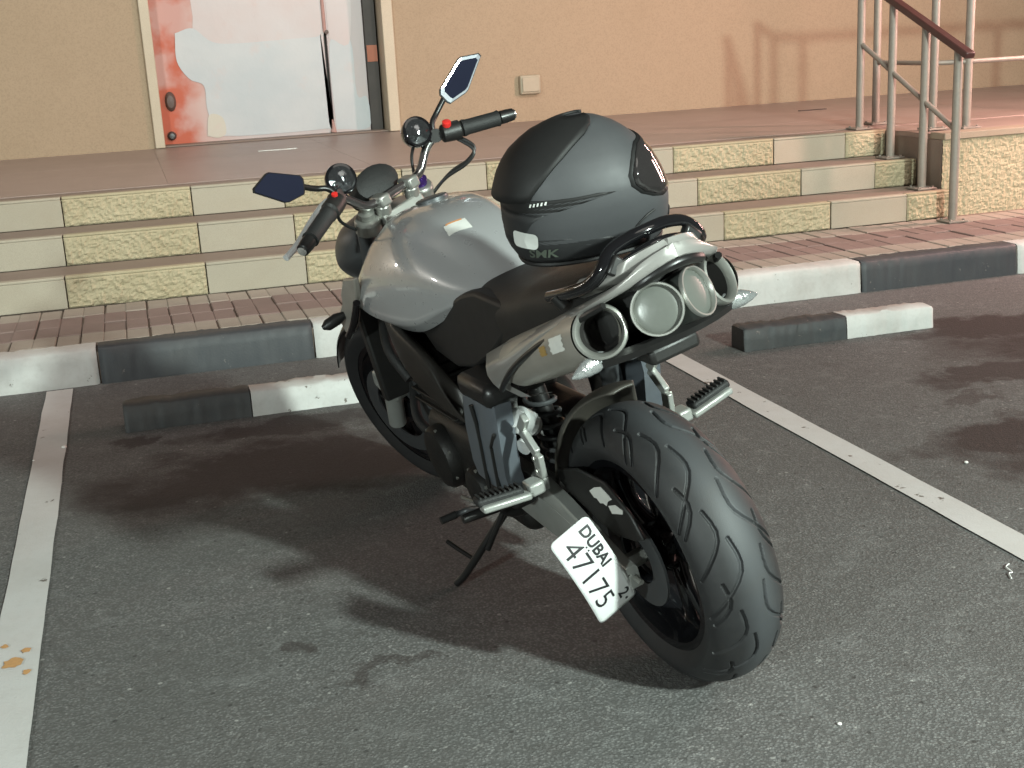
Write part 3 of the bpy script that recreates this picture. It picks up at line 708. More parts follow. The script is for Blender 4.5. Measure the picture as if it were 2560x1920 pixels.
ax = revolve('axle_nut', [(0.0, 0.020), (0.016, 0.018), (0.018, 0.0), (0.018, -0.28), (0, -0.28)], (0, 0.138, RR), (0, 1, 0), 'steel', bike, n=6)

fwh = wheel(1.44, 0.30, 0.216, 0.046, 'black_gloss', 5, -0.25); steered(fwh)
gf = []
for i in range(28):
    c0 = i*2*PI*0.30/28
    for sgn in (-1, 1): gf.append(([(sgn*0.012, c0), (sgn*0.024, c0+0.03), (sgn*0.046, c0+0.05), (sgn*0.06, c0+0.055)], 0.0032, 0.004))
tyre_obj('tyre', 1.44, 0.30, 0.30, 0.060, 0.045, 0.220, 420, 44, 'tyre_front', fwh, gf)
for s in (-1, 1): revolve('brake_disc', [(0.10, 0), (0.150, 0), (0.150, 0.005*s), (0.10, 0.005*s)], (1.44, s*0.07, 0.30), (0, 1, 0), 'gunmetal', fwh, n=48, close=True)

# --- front end (turned to the left)
forkdir = Vector((0.430, 0, -0.903))
for s in (-1, 1):
    top = Vector((1.105, s*0.098, 0.975)); bot = Vector((1.425, s*0.098, 0.31))
    mid = top.lerp(bot, 0.52)
    fk = tube('fork_tube', [top, mid], 0.024, 'gunmetal', bike, n=20); steered(fk)
    o = tube('fork_slider', [top.lerp(bot, 0.5), top.lerp(bot, 0.56), bot+Vector((0.02, 0, -0.04))], [0.028, 0.029, 0.027], 'alu', fk, n=20)
    o = prism('brake_caliper', [(1.33, 0.40), (1.37, 0.46), (1.43, 0.47), (1.45, 0.42), (1.41, 0.37), (1.36, 0.36)], s*0.055, s*0.115, 'alu', fk, bevel=0.012, seg=3)
for (z_, x_, dz) in ((0.955, 1.098, 0.028), (0.795, 1.178, 0.03)):
    mb = MB(); v, f = prism_geo([(x_-0.05, z_-dz/2), (x_+0.055, z_-dz/2-0.01), (x_+0.065, z_+dz/2-0.012), (x_-0.045, z_+dz/2)], -0.07, 0.07); mb.add(v, f)
    for s in (-1, 1): v, f = revolve_geo([(0.036, -dz/2-0.006), (0.036, dz/2+0.006), (0.030, dz/2+0.010), (0.0, dz/2+0.010)], (x_, s*0.098, z_), (-0.430, 0, 0.903), 24); mb.add(v, f)
    steered(mb.obj('triple_clamp', 'steel' if z_ > 0.9 else 'black_satin', bike, bevel=0.005))
for s in (-1, 1):
    o = revolve('fork_cap', [(0.022, 0), (0.022, 0.016), (0.012, 0.020), (0.012, 0.030), (0, 0.031)], (1.088, s*0.098, 0.978), (-0.430, 0, 0.903), 'purple' if s < 0 else 'steel', bike, n=18); steered(o)
    mb = MB(); v, f = tube_geo([(1.075, s*0.052, 0.955), (1.062, s*0.052, 0.995)], 0.021, 18); mb.add(v, f); mb.box(1.035, 1.09, s*0.052-0.018, s*0.052+0.018, 0.988, 1.020)
    steered(mb.obj('bar_riser', 'steel', bike, bevel=0.006))
bar_half = [(1.062, 0.0, 1.004), (1.062, 0.070, 1.005), (1.064, 0.105, 1.016), (1.060, 0.150, 1.060), (1.045, 0.190, 1.075), (1.012, 0.222, 1.070), (0.95, 0.385, 1.037)]
bp = [mir(p) for p in bar_half[::-1]] + bar_half[1:]
hb = tube('handlebar', smooth_path(bp, 6), 0.0125, 'chrome', bike, n=16); steered(hb)
def between(a, b_, t): return Vector(a).lerp(Vector(b_), t)
gA, gB = Vector((1.012, 0.222, 1.070)), Vector((0.95, 0.385, 1.037)); gd = (gB-gA).normalized()
for s in (-1, 1):
    f_ = (lambda p: p) if s > 0 else (lambda p: Vector(mir(p)))
    P = [f_(gA+gd*d) for d in (0.020, 0.026, 0.035, 0.120, 0.128, 0.1285)]
    steered(tube('grip', P, [0.022, 0.0235, 0.0212, 0.0205, 0.0225, 0.020], 'rubber', hb, n=22)); 
    P = [f_(gA+gd*d) for d in (0.131, 0.133, 0.150, 0.172, 0.176)]
    tube('bar_end', P, [0.015, 0.0185, 0.0185, 0.0165, 0.011], 'black_satin', hb, n=20)
    # switch housing
    P = [f_(gA+gd*d) for d in (-0.040, -0.036, -0.010, 0.012, 0.018)]
    sw = tube('switch_housing', P, [0.018, 0.024, 0.026, 0.026, 0.020], 'black_plastic', hb, n=14)
    rb = f_(gA+gd*(-0.022)+Vector((-0.010, 0, 0.020)))
    o = revolve('red_switch', [(0.012, 0), (0.012, 0.012), (0.008, 0.014), (0, 0.014)] if s < 0 else [(0.008, 0), (0.008, 0.008), (0, 0.009)], rb, (-0.5, 0, 0.85), 'red', hb, n=16)
    # lever
    lv = [f_(gA+gd*d+Vector((fx, 0, dz))) for d, fx, dz in ((-0.045, 0.035, 0.0), (-0.02, 0.062, -0.002), (0.04, 0.070, -0.006), (0.10, 0.066, -0.008), (0.150, 0.062, -0.008), (0.196, 0.066, -0.006))]
    tube('lever', smooth_path(lv, 4), 0.0085, 'lever_alu' if s > 0 else 'black_satin', hb, n=10, )
    # lever bracket and reservoir
    tube('lever_perch', [f_(gA+gd*(-0.055)), f_(gA+gd*(-0.045)+Vector((0.02, 0, 0.0))), f_(gA+gd*(-0.045)+Vector((0.042, 0, 0)))], [0.019, 0.017, 0.012], 'black_plastic', hb, n=12)
for o in hb.children:
    o.matrix_local = Matrix.Identity(4)
# round pods with bright lenses above each clamp, facing the rider
pod_axis = Vector((-0.93, 0.20, 0.28)).normalized()
for s in (-1, 1):
    c = Vector((1.062, s*0.137, 1.108)); a = Vector((-0.90, s*0.06 + 0.22, 0.32)).normalized()
    pod = revolve('round_pod', [(0.0, -0.040), (0.024, -0.036), (0.039, -0.016), (0.042, 0.005), (0.041, 0.014), (0.036, 0.016)], c, a, 'black_gloss', bike, n=36); steered(pod)
    revolve('pod_lens', [(0.0, 0.027), (0.012, 0.0255), (0.022, 0.022), (0.031, 0.017), (0.036, 0.0145)], c, a, 'clear_pod', pod, n=36, caps=False)
    tube('pod_bracket', [c+Vector((0.01, 0, -0.025)), c+Vector((0.005, s*0.012, -0.05))], 0.008, 'black_satin', pod, n=10)
# mirrors
for s in (-1, 1):
    f_ = (lambda p: Vector(p)) if s > 0 else (lambda p: Vector(mir(p)))
    inn = f_((1.045, 0.250, 1.150)); tip = f_((1.014, 0.400, 1.213))
    a = (tip-inn).normalized(); nrm = Vector((-0.93, s*(-0.10)+0.06, 0.02)); nrm = (nrm-a*nrm.dot(a)).normalized(); bb = nrm.cross(a) if s > 0 else a.cross(nrm)
    Lm = (tip-inn).length
    shape = [(0.0, -0.016), (0.06, -0.026), (0.66, -0.040), (0.72, -0.037), (0.985, -0.004), (0.985, 0.006), (0.42, 0.038), (0.34, 0.038), (0.02, 0.022), (0.0, 0.012)]
    if s < 0: shape = [(p, q) for p, q in shape]
    def pt(p, q, d, k=1.0):
        pc, qc_ = 0.5, 0.0
        return inn + a*((pc+(p-pc)*k)*Lm) + bb*(q*k) + nrm*d
    n = len(shape)
    rings = [[pt(p, q, -0.016, 0.55) for p, q in shape], [pt(p, q, -0.010, 0.90) for p, q in shape], [pt(p, q, 0.0, 1.0) for p, q in shape], [pt(p, q, 0.004, 1.0) for p, q in shape], [pt(p, q, 0.004, 0.955) for p, q in shape]]
    mo = loft('mirror', rings, 'black_satin', bike, angle=25); steered(mo)
    v = [pt(p, q, 0.0048, 0.95) for p, q in shape] + [pt(p, q, 0.0062, 0.80 if s < 0 else 0.93) for p, q in shape]
    link('mirror_bevel', v, [(i, (i+1) % n, n+(i+1) % n, n+i) for i in range(n)], 'mirror_rim' if s < 0 else 'mirror', mo, smooth=False)
    v = [pt(p, q, 0.0062, 0.80 if s < 0 else 0.93) for p, q in shape]
    link('mirror_glass', v, [tuple(range(n))], 'mirror', mo, smooth=False)
    base = f_((1.045, 0.175, 1.085))
    tube('mirror_stem', smooth_path([base, f_((1.05, 0.190, 1.11)), inn + a*(-0.035) + Vector((0.004, 0, -0.012)), inn+a*0.012 - nrm*0.004], 5), 0.0078, 'black_satin', mo, n=12)
# cables from the right switchgear
for i, P in enumerate(([(1.03, -0.235, 1.050), (0.99, -0.245, 1.010), (1.00, -0.215, 0.985), (1.05, -0.17, 0.965), (1.12, -0.08, 0.90)], [(1.03, -0.225, 1.050), (0.985, -0.235, 1.005), (1.00, -0.205, 0.978), (1.06, -0.15, 0.955), (1.12, -0.06, 0.89)], [(1.075, -0.135, 1.09), (1.095, -0.115, 1.05), (1.10, -0.10, 1.00), (1.12, -0.08, 0.93)], [(1.04, 0.20, 1.05), (1.09, 0.17, 1.0), (1.12, 0.10, 0.93)])):
    steered(tube('cable', smooth_path(P, 6), 0.0045, 'cable', bike, n=8))
# instrument cluster, headlight shell
rings = []
for t, k in ((0.0, 0.55), (0.10, 0.9), (0.5, 1.0), (0.9, 0.96), (1.0, 0.75)):
    cx, cz = 1.115+0.075*t, 1.040-0.045*t
    rings.append([(cx+0.042*k*math.sin(q)*0.55, 0.075*k*math.cos(q), cz+0.046*k*math.sin(q)) for q in np.linspace(0, 2*PI, 20, endpoint=False)])
ins = loft('instrument_cluster', rings, 'rubber', bike, angle=30); steered(ins)
rings = []
for (x_, hw_, z0_, z1_) in ((1.13, 0.10, 0.80, 0.955), (1.18, 0.135, 0.765, 0.965), (1.26, 0.140, 0.735, 0.955), (1.34, 0.11, 0.725, 0.92), (1.39, 0.06, 0.745, 0.86)):
    zc, hh = (z0_+z1_)/2, (z1_-z0_)/2
    rings.append([(x_, hw_*math.copysign(abs(math.cos(q))**0.7, math.cos(q))*(1-0.35*max(0, -math.sin(q))), zc+hh*math.sin(q)) for q in np.linspace(0, 2*PI, 24, endpoint=False)])
hl = loft('headlight_shell', rings, 'gunmetal', bike, sub=1); steered(hl)
# front mudguard
v = []; f = []; nA, nB = 24, 9
for i in range(nA):
    a = math.radians(25+125*i/(nA-1))
    for j in range(nB):
        q = -1.15+2.3*j/(nB-1); r = 0.275+0.05*math.cos(q); y = 0.075*math.sin(q)
        v.append((1.44+r*math.cos(a), y, 0.30+r*math.sin(a)))
for i in range(nA-1):
    for j in range(nB-1): k = i*nB+j; f.append((k, k+1, k+nB+1, k+nB))
o = link('front_mudguard', v, f, 'black_satin', bike); steered(o); md = o.modifiers.new('s', 'SOLIDIFY'); md.thickness = 0.004

# --- tank
sec = {0.345: [(0, .872), (.045, .872), (.070, .868), (.082, .858), (.080, .850), (.075, .845)],
 0.40: [(0, .910), (.055, .908), (.090, .892), (.116, .868), (.118, .852), (.105, .842)],
 0.48: [(0, .958), (.062, .953), (.096, .912), (.144, .878), (.150, .834), (.135, .815)],
 0.57: [(0, .998), (.070, .992), (.110, .940), (.168, .890), (.174, .800), (.155, .775)],
 0.66: [(0, 1.013), (.078, 1.006), (.122, .955), (.190, .884), (.193, .765), (.172, .738)],
 0.76: [(0, 1.014), (.083, 1.007), (.136, .958), (.208, .872), (.209, .760), (.185, .734)],
 0.86: [(0, 1.000), (.084, .994), (.146, .948), (.216, .853), (.219, .762), (.195, .738)],
 0.95: [(0, .972), (.080, .967), (.146, .922), (.219, .836), (.222, .768), (.200, .748)],
 1.015: [(0, .935), (.074, .930), (.138, .890), (.205, .818), (.212, .778), (.195, .762)],
 1.045: [(0, .900), (.060, .896), (.115, .865), (.170, .812), (.178, .788), (.165, .775)]}
rings = []
for x_, p in sec.items():
    left = [(x_, y, z) for y, z in p]; right = [(x_, -y, z) for y, z in p[1:]]
    rings.append(left[::-1] + right)
tank = loft('tank', rings, 'silver', bike, closed=False, cap=False, angle=180, sub=3)
tank_v = tank.data
cr = tank_v.attributes.new('crease_edge', 'FLOAT', 'EDGE')
for e in tank_v.edges:
    a, b_ = [tank_v.vertices[i].co for i in e.vertices]
    if abs(a.x-b_.x) > 1e-5:
        for q in (a, b_): pass
        ia = e.vertices[0] % 11
        if ia in (3, 7): cr.data[e.index].value = 0.72
        if ia in (4, 6): cr.data[e.index].value = 0.35
        if ia in (1, 9): cr.data[e.index].value = 0.5
def on_surface(o, target, offset=0.0012, axis=None):
    md = o.modifiers.new('wrap', 'SHRINKWRAP'); md.target = target; md.offset = offset
    if axis is None: md.wrap_method = 'NEAREST_SURFACEPOINT'
    else:
        md.wrap_method = 'PROJECT'; md.use_negative_direction = True; md.use_positive_direction = True
    md.wrap_mode = 'ABOVE_SURFACE' if axis is None else 'ON_SURFACE'
def grid_quad(name, c4, n, m, mat, parent, **kw):
    A, B, Cc, D = [Vector(p) for p in c4]; v = []; f = []
    for j in range(m+1):
        for i in range(n+1): v.append(A.lerp(B, i/n).lerp(D.lerp(Cc, i/n), j/m))
    for j in range(m):
        for i in range(n): k = j*(n+1)+i; f.append((k, k+1, k+n+2, k+n+1))
    return link(name, v, f, mat, parent, **kw)
o = grid_quad('tank_label', [(.576, .076, .992), (.562, .020, .998), (.520, .024, .978), (.543, .081, .972)], 8, 6, 'label', tank); on_surface(o, tank)
o = grid_quad('label_stripe', [(.577, .068, .994), (.566, .028, .999), (.560, .029, .996), (.571, .069, .991)], 6, 2, 'label_orange', tank); on_surface(o, tank, 0.0018)
revolve('fuel_cap', [(0.042, 0), (0.042, 0.006), (0.036, 0.009), (0, 0.009)], (0.80, 0.0, 1.004), (0.13, 0, 1), 'gunmetal', tank, n=32)
o = MB().box(0.55, 1.0, -0.15, 0.15, 0.70, 0.80).obj('tank_base', 'black_plastic', bike, bevel=0.03)

# --- seat and side covers
S = {0.52: (.850, .085, .78), 0.44: (.880, .108, .77), 0.37: (.893, .126, .77), 0.30: (.900, .140, .775), 0.20: (.912, .148, .79), 0.12: (.930, .150, .80), 0.06: (.952, .147, .83), -0.04: (.968, .140, .86), -0.12: (.982, .122, .905), -0.17: (.993, .104, .945), -0.205: (1.000, .080, .972)}
rings = []
for x_, (zt, hw_, zb) in S.items():
    prof = [(0, zt), (.45, zt-.001), (.75, zt-.008), (.93, zt-.028), (1.0, zt-.055), (1.0, zb)]
    left = [(x_, hw_*a, z) for a, z in prof]; right = [(x_, -hw_*a, z) for a, z in prof[1:]]
    rings.append(left[::-1]+right)
seat = loft('seat', rings, 'seat', bike, closed=False, cap=False, sub=2, angle=180)
def wedge(p, base, k): return base + k*(0.88-p[1])
for s in (-1, 1):
    P = [(.722, .732), (.64, .772), (.56, .812), (.48, .846), (.41, .872), (.34, .888), (.20, .885), (.165, .840), (.315, .742), (.40, .700), (.52, .676), (.64, .690)]
    prism('side_cover', P, s*0.10, (lambda p, s=s: s*(0.140+0.12*(0.87-p[1]))), 'side_black', bike, bevel=0.010, seg=3)
# frame spars
for s in (-1, 1):
    rings = []
    for (x_, z_, h_, y_, t_) in ((1.03, .815, .085, .055, .04), (.96, .735, .130, .140, .045), (.86, .690, .150, .182, .045), (.72, .660, .150, .192, .042), (.58, .615, .150, .184, .042), (.47, .545, .15, .168, .042), (.44, .46, .11, .150, .042), (.46, .36, .09, .145, .042)):
        a = 0.35 if z_ > .6 else 1.1
        rings.append([(x_+h_/2*math.sin(a)*u_*0.6, s*(y_+t_/2*w_), z_+h_/2*math.cos(a)*u_ if z_ > .6 else z_+h_/2*0.45*u_) if z_ > .6 else (x_+h_/2*u_, s*(y_+t_/2*w_), z_) for u_, w_ in ((1, .2), (1, .8), (.6, 1), (-.6, 1), (-1, .8), (-1, .2), (-.8, -1), (.8, -1))])
    loft('frame_spar', rings, 'frame', bike, sub=2, angle=180)
    # radiator shroud with scalloped edge, seen against the kerb
    P = [(.905, .865), (.93, .815), (1.02, .725), (1.085, .680), (1.135, .672), (1.155, .705), (1.115, .745), (1.075, .770), (1.06, .800), (1.00, .850)]
    sh = prism('radiator_shroud', P, (lambda p, s=s: s*(0.212+0.02*(p[0]-.9))), (lambda p, s=s: s*(0.228+0.03*(p[0]-.9))), 'titan', bike, bevel=0.004)
    tube('shroud_trim', smooth_path([(.92, s*.236, .80), (.99, s*.240, .735), (1.07, s*.246, .68)], 4), 0.010, 'black_gloss', sh, n=10)
    # front indicators
    tube('indicator', [(1.09, s*.225, .735), (1.10, s*.255, .728), (1.10, s*.285, .722), (1.10, s*.300, .72)], [0.008, 0.017, 0.016, 0.006], 'black_plastic', bike, n=14)
mb = MB().box(1.12, 1.16, -0.19, 0.19, 0.44, 0.76)
rad = mb.obj('radiator', 'black_plastic', bike, bevel=0.008)
# --- engine
def ebox(x0, x1, y, z0, z1, name, bev=0.03, mat='engine', lean=0.0):
    v = [(x+lean*(z-z0), yy, z) for z in (z0, z1) for yy in (-y, y) for x in (x0, x1)]
    return link(name, v, [(0, 2, 3, 1), (4, 5, 7, 6), (0, 1, 5, 4), (2, 6, 7, 3), (0, 4, 6, 2), (1, 3, 7, 5)], mat, bike, bevel=bev, seg=4)
ebox(.50, .93, .165, .24, .47, 'crankcase', 0.05)
cyl = ebox(.68, .93, .150, .46, .68, 'cylinder_block', 0.02, lean=0.18)
for i in range(6):
    zz = .485+i*.028; x0 = .68+0.18*(zz-.46)
    MB().box(x0-.010, x0+.262, -.160, .160, zz, zz+.007).obj('fin', 'engine', cyl, bevel=0.002)
ebox(.55, .82, .10, .16, .26, 'oil_pan', 0.04)
for s, (cx, cz, r) in ((1, (.80, .36, .088)), (-1, (.78, .36, .10)), (1, (.575, .335, .062))):
    cv = revolve('engine_cover', [(r, 0), (r, .022), (r*.9, .036), (r*.55, .044), (0, .045)], (cx, s*.160, cz), (0, s, 0), 'engine', bike, n=36)
    for k in range(7):
        a = 2*PI*k/7; revolve('bolt', [(.006, 0), (.006, .006), (0, .007)], (cx+r*.94*math.cos(a), s*.182, cz+r*.94*math.sin(a)), (0, s, 0), 'steel', cv, n=6)
for i, y in enumerate((-.10, -.035, .035, .10)):
    tube('exhaust_header', smooth_path([(.98, y, .56), (1.06, y, .50), (1.08, y*.9, .40), (1.02, y*.7, .26), (.86, y*.4, .18), (.62, y*.3-.03, .17)], 5), .019, 'gunmetal', bike, n=14)
tube('link_pipe', smooth_path([(.62, -.03, .17), (.46, -.10, .20), (.40, -.15, .34), (.36, -.14, .55), (.26, -.10, .72), (.18, -.10, .76)], 6), .026, 'gunmetal', bike, n=16)
# chain and front sprocket cover bits, gear linkage
tube('gear_linkage', [(.52, .185, .30), (.72, .190, .27)], .005, 'steel', bike, n=8)
tube('water_hose', smooth_path([(1.12, .12, .70), (1.02, .165, .62), (.95, .155, .54)], 5), .016, 'rubber', bike, n=12)
tube('water_hose', smooth_path([(1.12, .10, .47), (1.02, .15, .40), (.93, .14, .36)], 5), .014, 'rubber', bike, n=12)

# --- tall ribbed side guards ahead of the passenger pegs
for s in (-1, 1):
    g_ = empty('x') if False else None
    rings = []
    for (z_, x0_, x1_, yo) in ((.664, .242, .400, .212), (.655, .240, .405, .214), (.58, .252, .428, .220), (.48, .285, .455, .220), (.435, .300, .465, .214), (.41, .31, .46, .19)):
        rings.append([(x0_, s*(yo-.05), z_), (x0_-.004, s*(yo-.008), z_), (x0_+.010, s*yo, z_), ((x0_+x1_)/2, s*(yo+.004), z_), (x1_-.012, s*yo, z_), (x1_, s*(yo-.012), z_), (x1_, s*(yo-.05), z_)])
    sg = loft('side_guard', rings, 'panel_grey', bike, angle=30)
    for dx, z0_, z1_ in ((.032, .44, .560), (.085, .43, .655)):
        P = [(.240+dx+.30*max(0, (.60-z_)), s*(.2215 + (.003 if dx > .05 else 0)), z_) for z_ in np.linspace(z1_, z0_, 6)]
        tube('rib_slot', P, .005, 'black_satin', sg, n=8)
    P = [(.250, s*.220, .600), (.286, s*.222, .560)]
    tube('rib_slot', P, .004, 'black_satin', sg, n=8)
    MB().box(.236, .405, min(s*.13, s*.218), max(s*.13, s*.218), .652, .712).obj('guard_dark_fill', 'black_satin', sg, bevel=0.02)  # added black block; the dark gap above the guard built as a shape
    MB().box(.305, .465, min(s*.14, s*.205), max(s*.14, s*.205), .375, .425).obj('guard_foot', 'black_satin', sg, bevel=0.015)

# --- swingarm, hugger, chain guard, shock
for s in (-1, 1):
    yo = .126
    rings = []
    for (x_, z_, h_, t_) in ((.52, .375, .13, .040), (.42, .372, .145, .040), (.30, .365, .155, .038), (.18, .352, .125, .036), (.08, .335, .085, .034), (.0, .318, .062, .030), (-.055, .312, .052, .028)):
        rings.append([(x_, s*(yo+t_/2*a), z_+h_/2*c) for a, c in ((.75, -.9), (.75, .22), (.35, .27), (.35, .33), (1, .38), (1, .9), (.8, 1), (-.7, 1), (-1, .7), (-1, -.7), (-.7, -1), (.5, -1))])
    sa = loft('swingarm', rings, 'alu', bike, bevel=0.003)
    revolve('axle_block', [(.030, 0), (.030, .012), (.020, .016), (0, .016)], (0, s*.142, RR), (0, s, 0), 'alu', sa, n=6)
    tube('chain_adjuster', [(-.058, s*yo, .312), (-.085, s*yo, .311)], .006, 'steel', sa, n=8)
prism('chain_guard', [(.245, .440), (.235, .468), (.130, .500), (.01, .506), (-.075, .455), (-.105, .408), (-.07, .392), (.03, .372), (.20, .415)], .098, .108, 'black_plastic', bike, bevel=0.004)
prism('torn_sticker', [(.086, .462), (.058, .479), (.026, .491), (.004, .483), (-.014, .474), (.008, .462), (.020, .447), (.034, .449), (.048, .444), (.060, .452), (.072, .450)], .1085, .1095, 'label', bike, smooth=False)
prism('torn_sticker', [(.012, .450), (-.022, .464), (-.052, .461), (-.046, .450), (-.026, .444), (.004, .434)], .1085, .1095, 'label', bike, smooth=False)
v = []; f = []; nA, nB = 26, 13
for i in range(nA):
    t = i/(nA-1); a = math.radians(94 + 70*t); kk = min(1.0, .18+1.6*t)
    for j in range(nB):
        q = (-1.35+2.7*j/(nB-1))*kk
        r = RR+.046-.085+.085*math.cos(q*.95) - .012*t; y = .106*math.sin(q)
        v.append((-r*math.cos(a), y, RR+r*math.sin(a)))
for i in range(nA-1):
    for j in range(nB-1): k = i*nB+j; f.append((k, k+1, k+nB+1, k+nB))
o = link('hugger', v, f, 'hugger', bike); md = o.modifiers.new('s', 'SOLIDIFY'); md.thickness = 0.005
sh = tube('shock_body', [(.40, .035, .60), (.36, .03, .36)], .022, 'black_satin', bike, n=16)
P = [(.40-.04*t+.034*math.cos(t*14*PI), .035-.005*t+.034*math.sin(t*14*PI), .58-.20*t) for t in np.linspace(0, 1, 120)]
tube('spring', P, .006, 'gunmetal', sh, n=8)
res = revolve('shock_reservoir', [(.0, -.045), (.024, -.043), (.029, -.024), (.023, -.014), (.031, -.004), (.031, .018), (.022, .023), (.022, .038), (.0, .040)], (.272, .138, .590), (-.35, .55, .55), 'bright_alu', bike, n=24)
revolve('reservoir_cap', [(.019, 0), (.019, .016), (0, .018)], (.255, .150, .545), (-.3, .8, -.1), 'bright_alu', res, n=16)
tube('bleed_bolt', [(.305, .135, .622), (.285, .140, .640)], .009, 'bright_alu', res, n=10)
# passenger footpeg brackets and pegs
for s in (-1, 1):
    mb = MB()
    pts = [(.175, .640), (.215, .600), (.165, .555), (.175, .500), (.180, .470)]
    wds = [.020, .026, .028, .034, .036]
    for i in range(4):
        v, f = bar_geo((pts[i][0], s*.168, pts[i][1]), (pts[i+1][0], s*.168, pts[i+1][1]), (wds[i]+wds[i+1])/2, .014); mb.add(v, f)
    br = mb.obj('peg_bracket', 'alu', bike, bevel=0.003)
    for (bx, bz) in ((.170, .545), (.172, .515)): revolve('bolt', [(.006, 0), (.006, .005), (0, .006)], (bx, s*.175, bz), (0, s, 0), 'steel', br, n=6)
    hinge = MB().box(.150, .195, min(s*.176, s*.212), max(s*.176, s*.212), .470, .500).obj('peg_hinge', 'alu', br, bevel=0.006)
    pz = lambda y: .484 + .15*(y-.2)
    v = []
    peg = MB(); P0, P1 = Vector((.172, s*.212, .484)), Vector((.176, s*.325, .500))
    v, f = bar_geo(P0+Vector((-.012, 0, -.006)), P1+Vector((-.012, 0, -.006)), .016, .030, (1, 0, 0)); peg.add(v, f)
    pg = peg.obj('footpeg', 'alu', br, bevel=0.005)
    v, f = bar_geo(P0+Vector((.004, s*.010, .007)), P1+Vector((.004, s*.004, .007)), .018, .036, (1, 0, 0)); link('peg_rubber', v, f, 'rubber', br, bevel=0.006)
    for k in range(9):
        c = P0.lerp(P1, .15+.1*k)+Vector((.004, 0, .017)); MB().box(c.x-.014, c.x+.014, c.y-.0022, c.y+.0022, c.z-.002, c.z+.003).obj('peg_rib', 'rubber', br, smooth=False)
    # rider peg further ahead
    tube('rider_peg', [(.40, s*.17, .360), (.405, s*.22, .362), (.405, s*.300, .370)], [.012, .014, .011], 'black_satin', bike, n=12)
tube('shift_lever', smooth_path([(.50, .18, .31), (.60, .21, .285), (.62, .235, .28), (.62, .250, .282)], 4), .008, 'gunmetal', bike, n=10)
tube('shift_toe_piece', [(.62, .250, .282), (.62, .292, .284)], .010, 'rubber', bike, n=12)
# side stand
ss = tube('side_stand', smooth_path([(.555, .125, .275), (.60, .190, .195), (.650, .262, .105), (.672, .292, .077)], 4), .0105, 'black_satin', bike, n=12)
fz = Vector((.675, .294, .0735))
# foot plate lies on the ground: build with the world-up direction expressed in the bike frame
gx, gy, gz = Vector((1, 0, 0)), Vector((0, math.cos(LEAN), -math.sin(LEAN))), Vector((0, math.sin(LEAN), math.cos(LEAN)))
gz = Vector((0, math.sin(LEAN), math.cos(LEAN))); gy = Vector((0, math.cos(LEAN), -math.sin(LEAN)))
shp = [(-.03, -.012), (.05, -.030), (.075, -.014), (.075, .030), (.05, .045), (-.03, .022)]
zc = Vector((.672, .292, .077)); zc = zc - gz*(zc.dot(gz)) + gz*0.0
v = [zc + gx*p*0.7 + gy*q + gz*0.001 for p, q in shp] + [zc + gx*p*0.65 + gy*q*.95 + gz*0.009 for p, q in shp]; n = len(shp)
link('stand_foot', v, [tuple(range(n))[::-1], tuple(range(n, 2*n))] + [(i, (i+1) % n, n+(i+1) % n, n+i) for i in range(n)], 'black_satin', ss, bevel=0.002)
tube('stand_prong', [(.632, .235, .135), (.690, .250, .150), (.735, .262, .165)], .006, 'black_satin', ss, n=10)
tube('stand_spring', [(.56, .150, .26), (.60, .205, .165)], .008, 'black_satin', ss, n=10)
MB().box(.53, .60, .105, .150, .255, .31).obj('stand_mount', 'black_satin', bike, bevel=0.008)

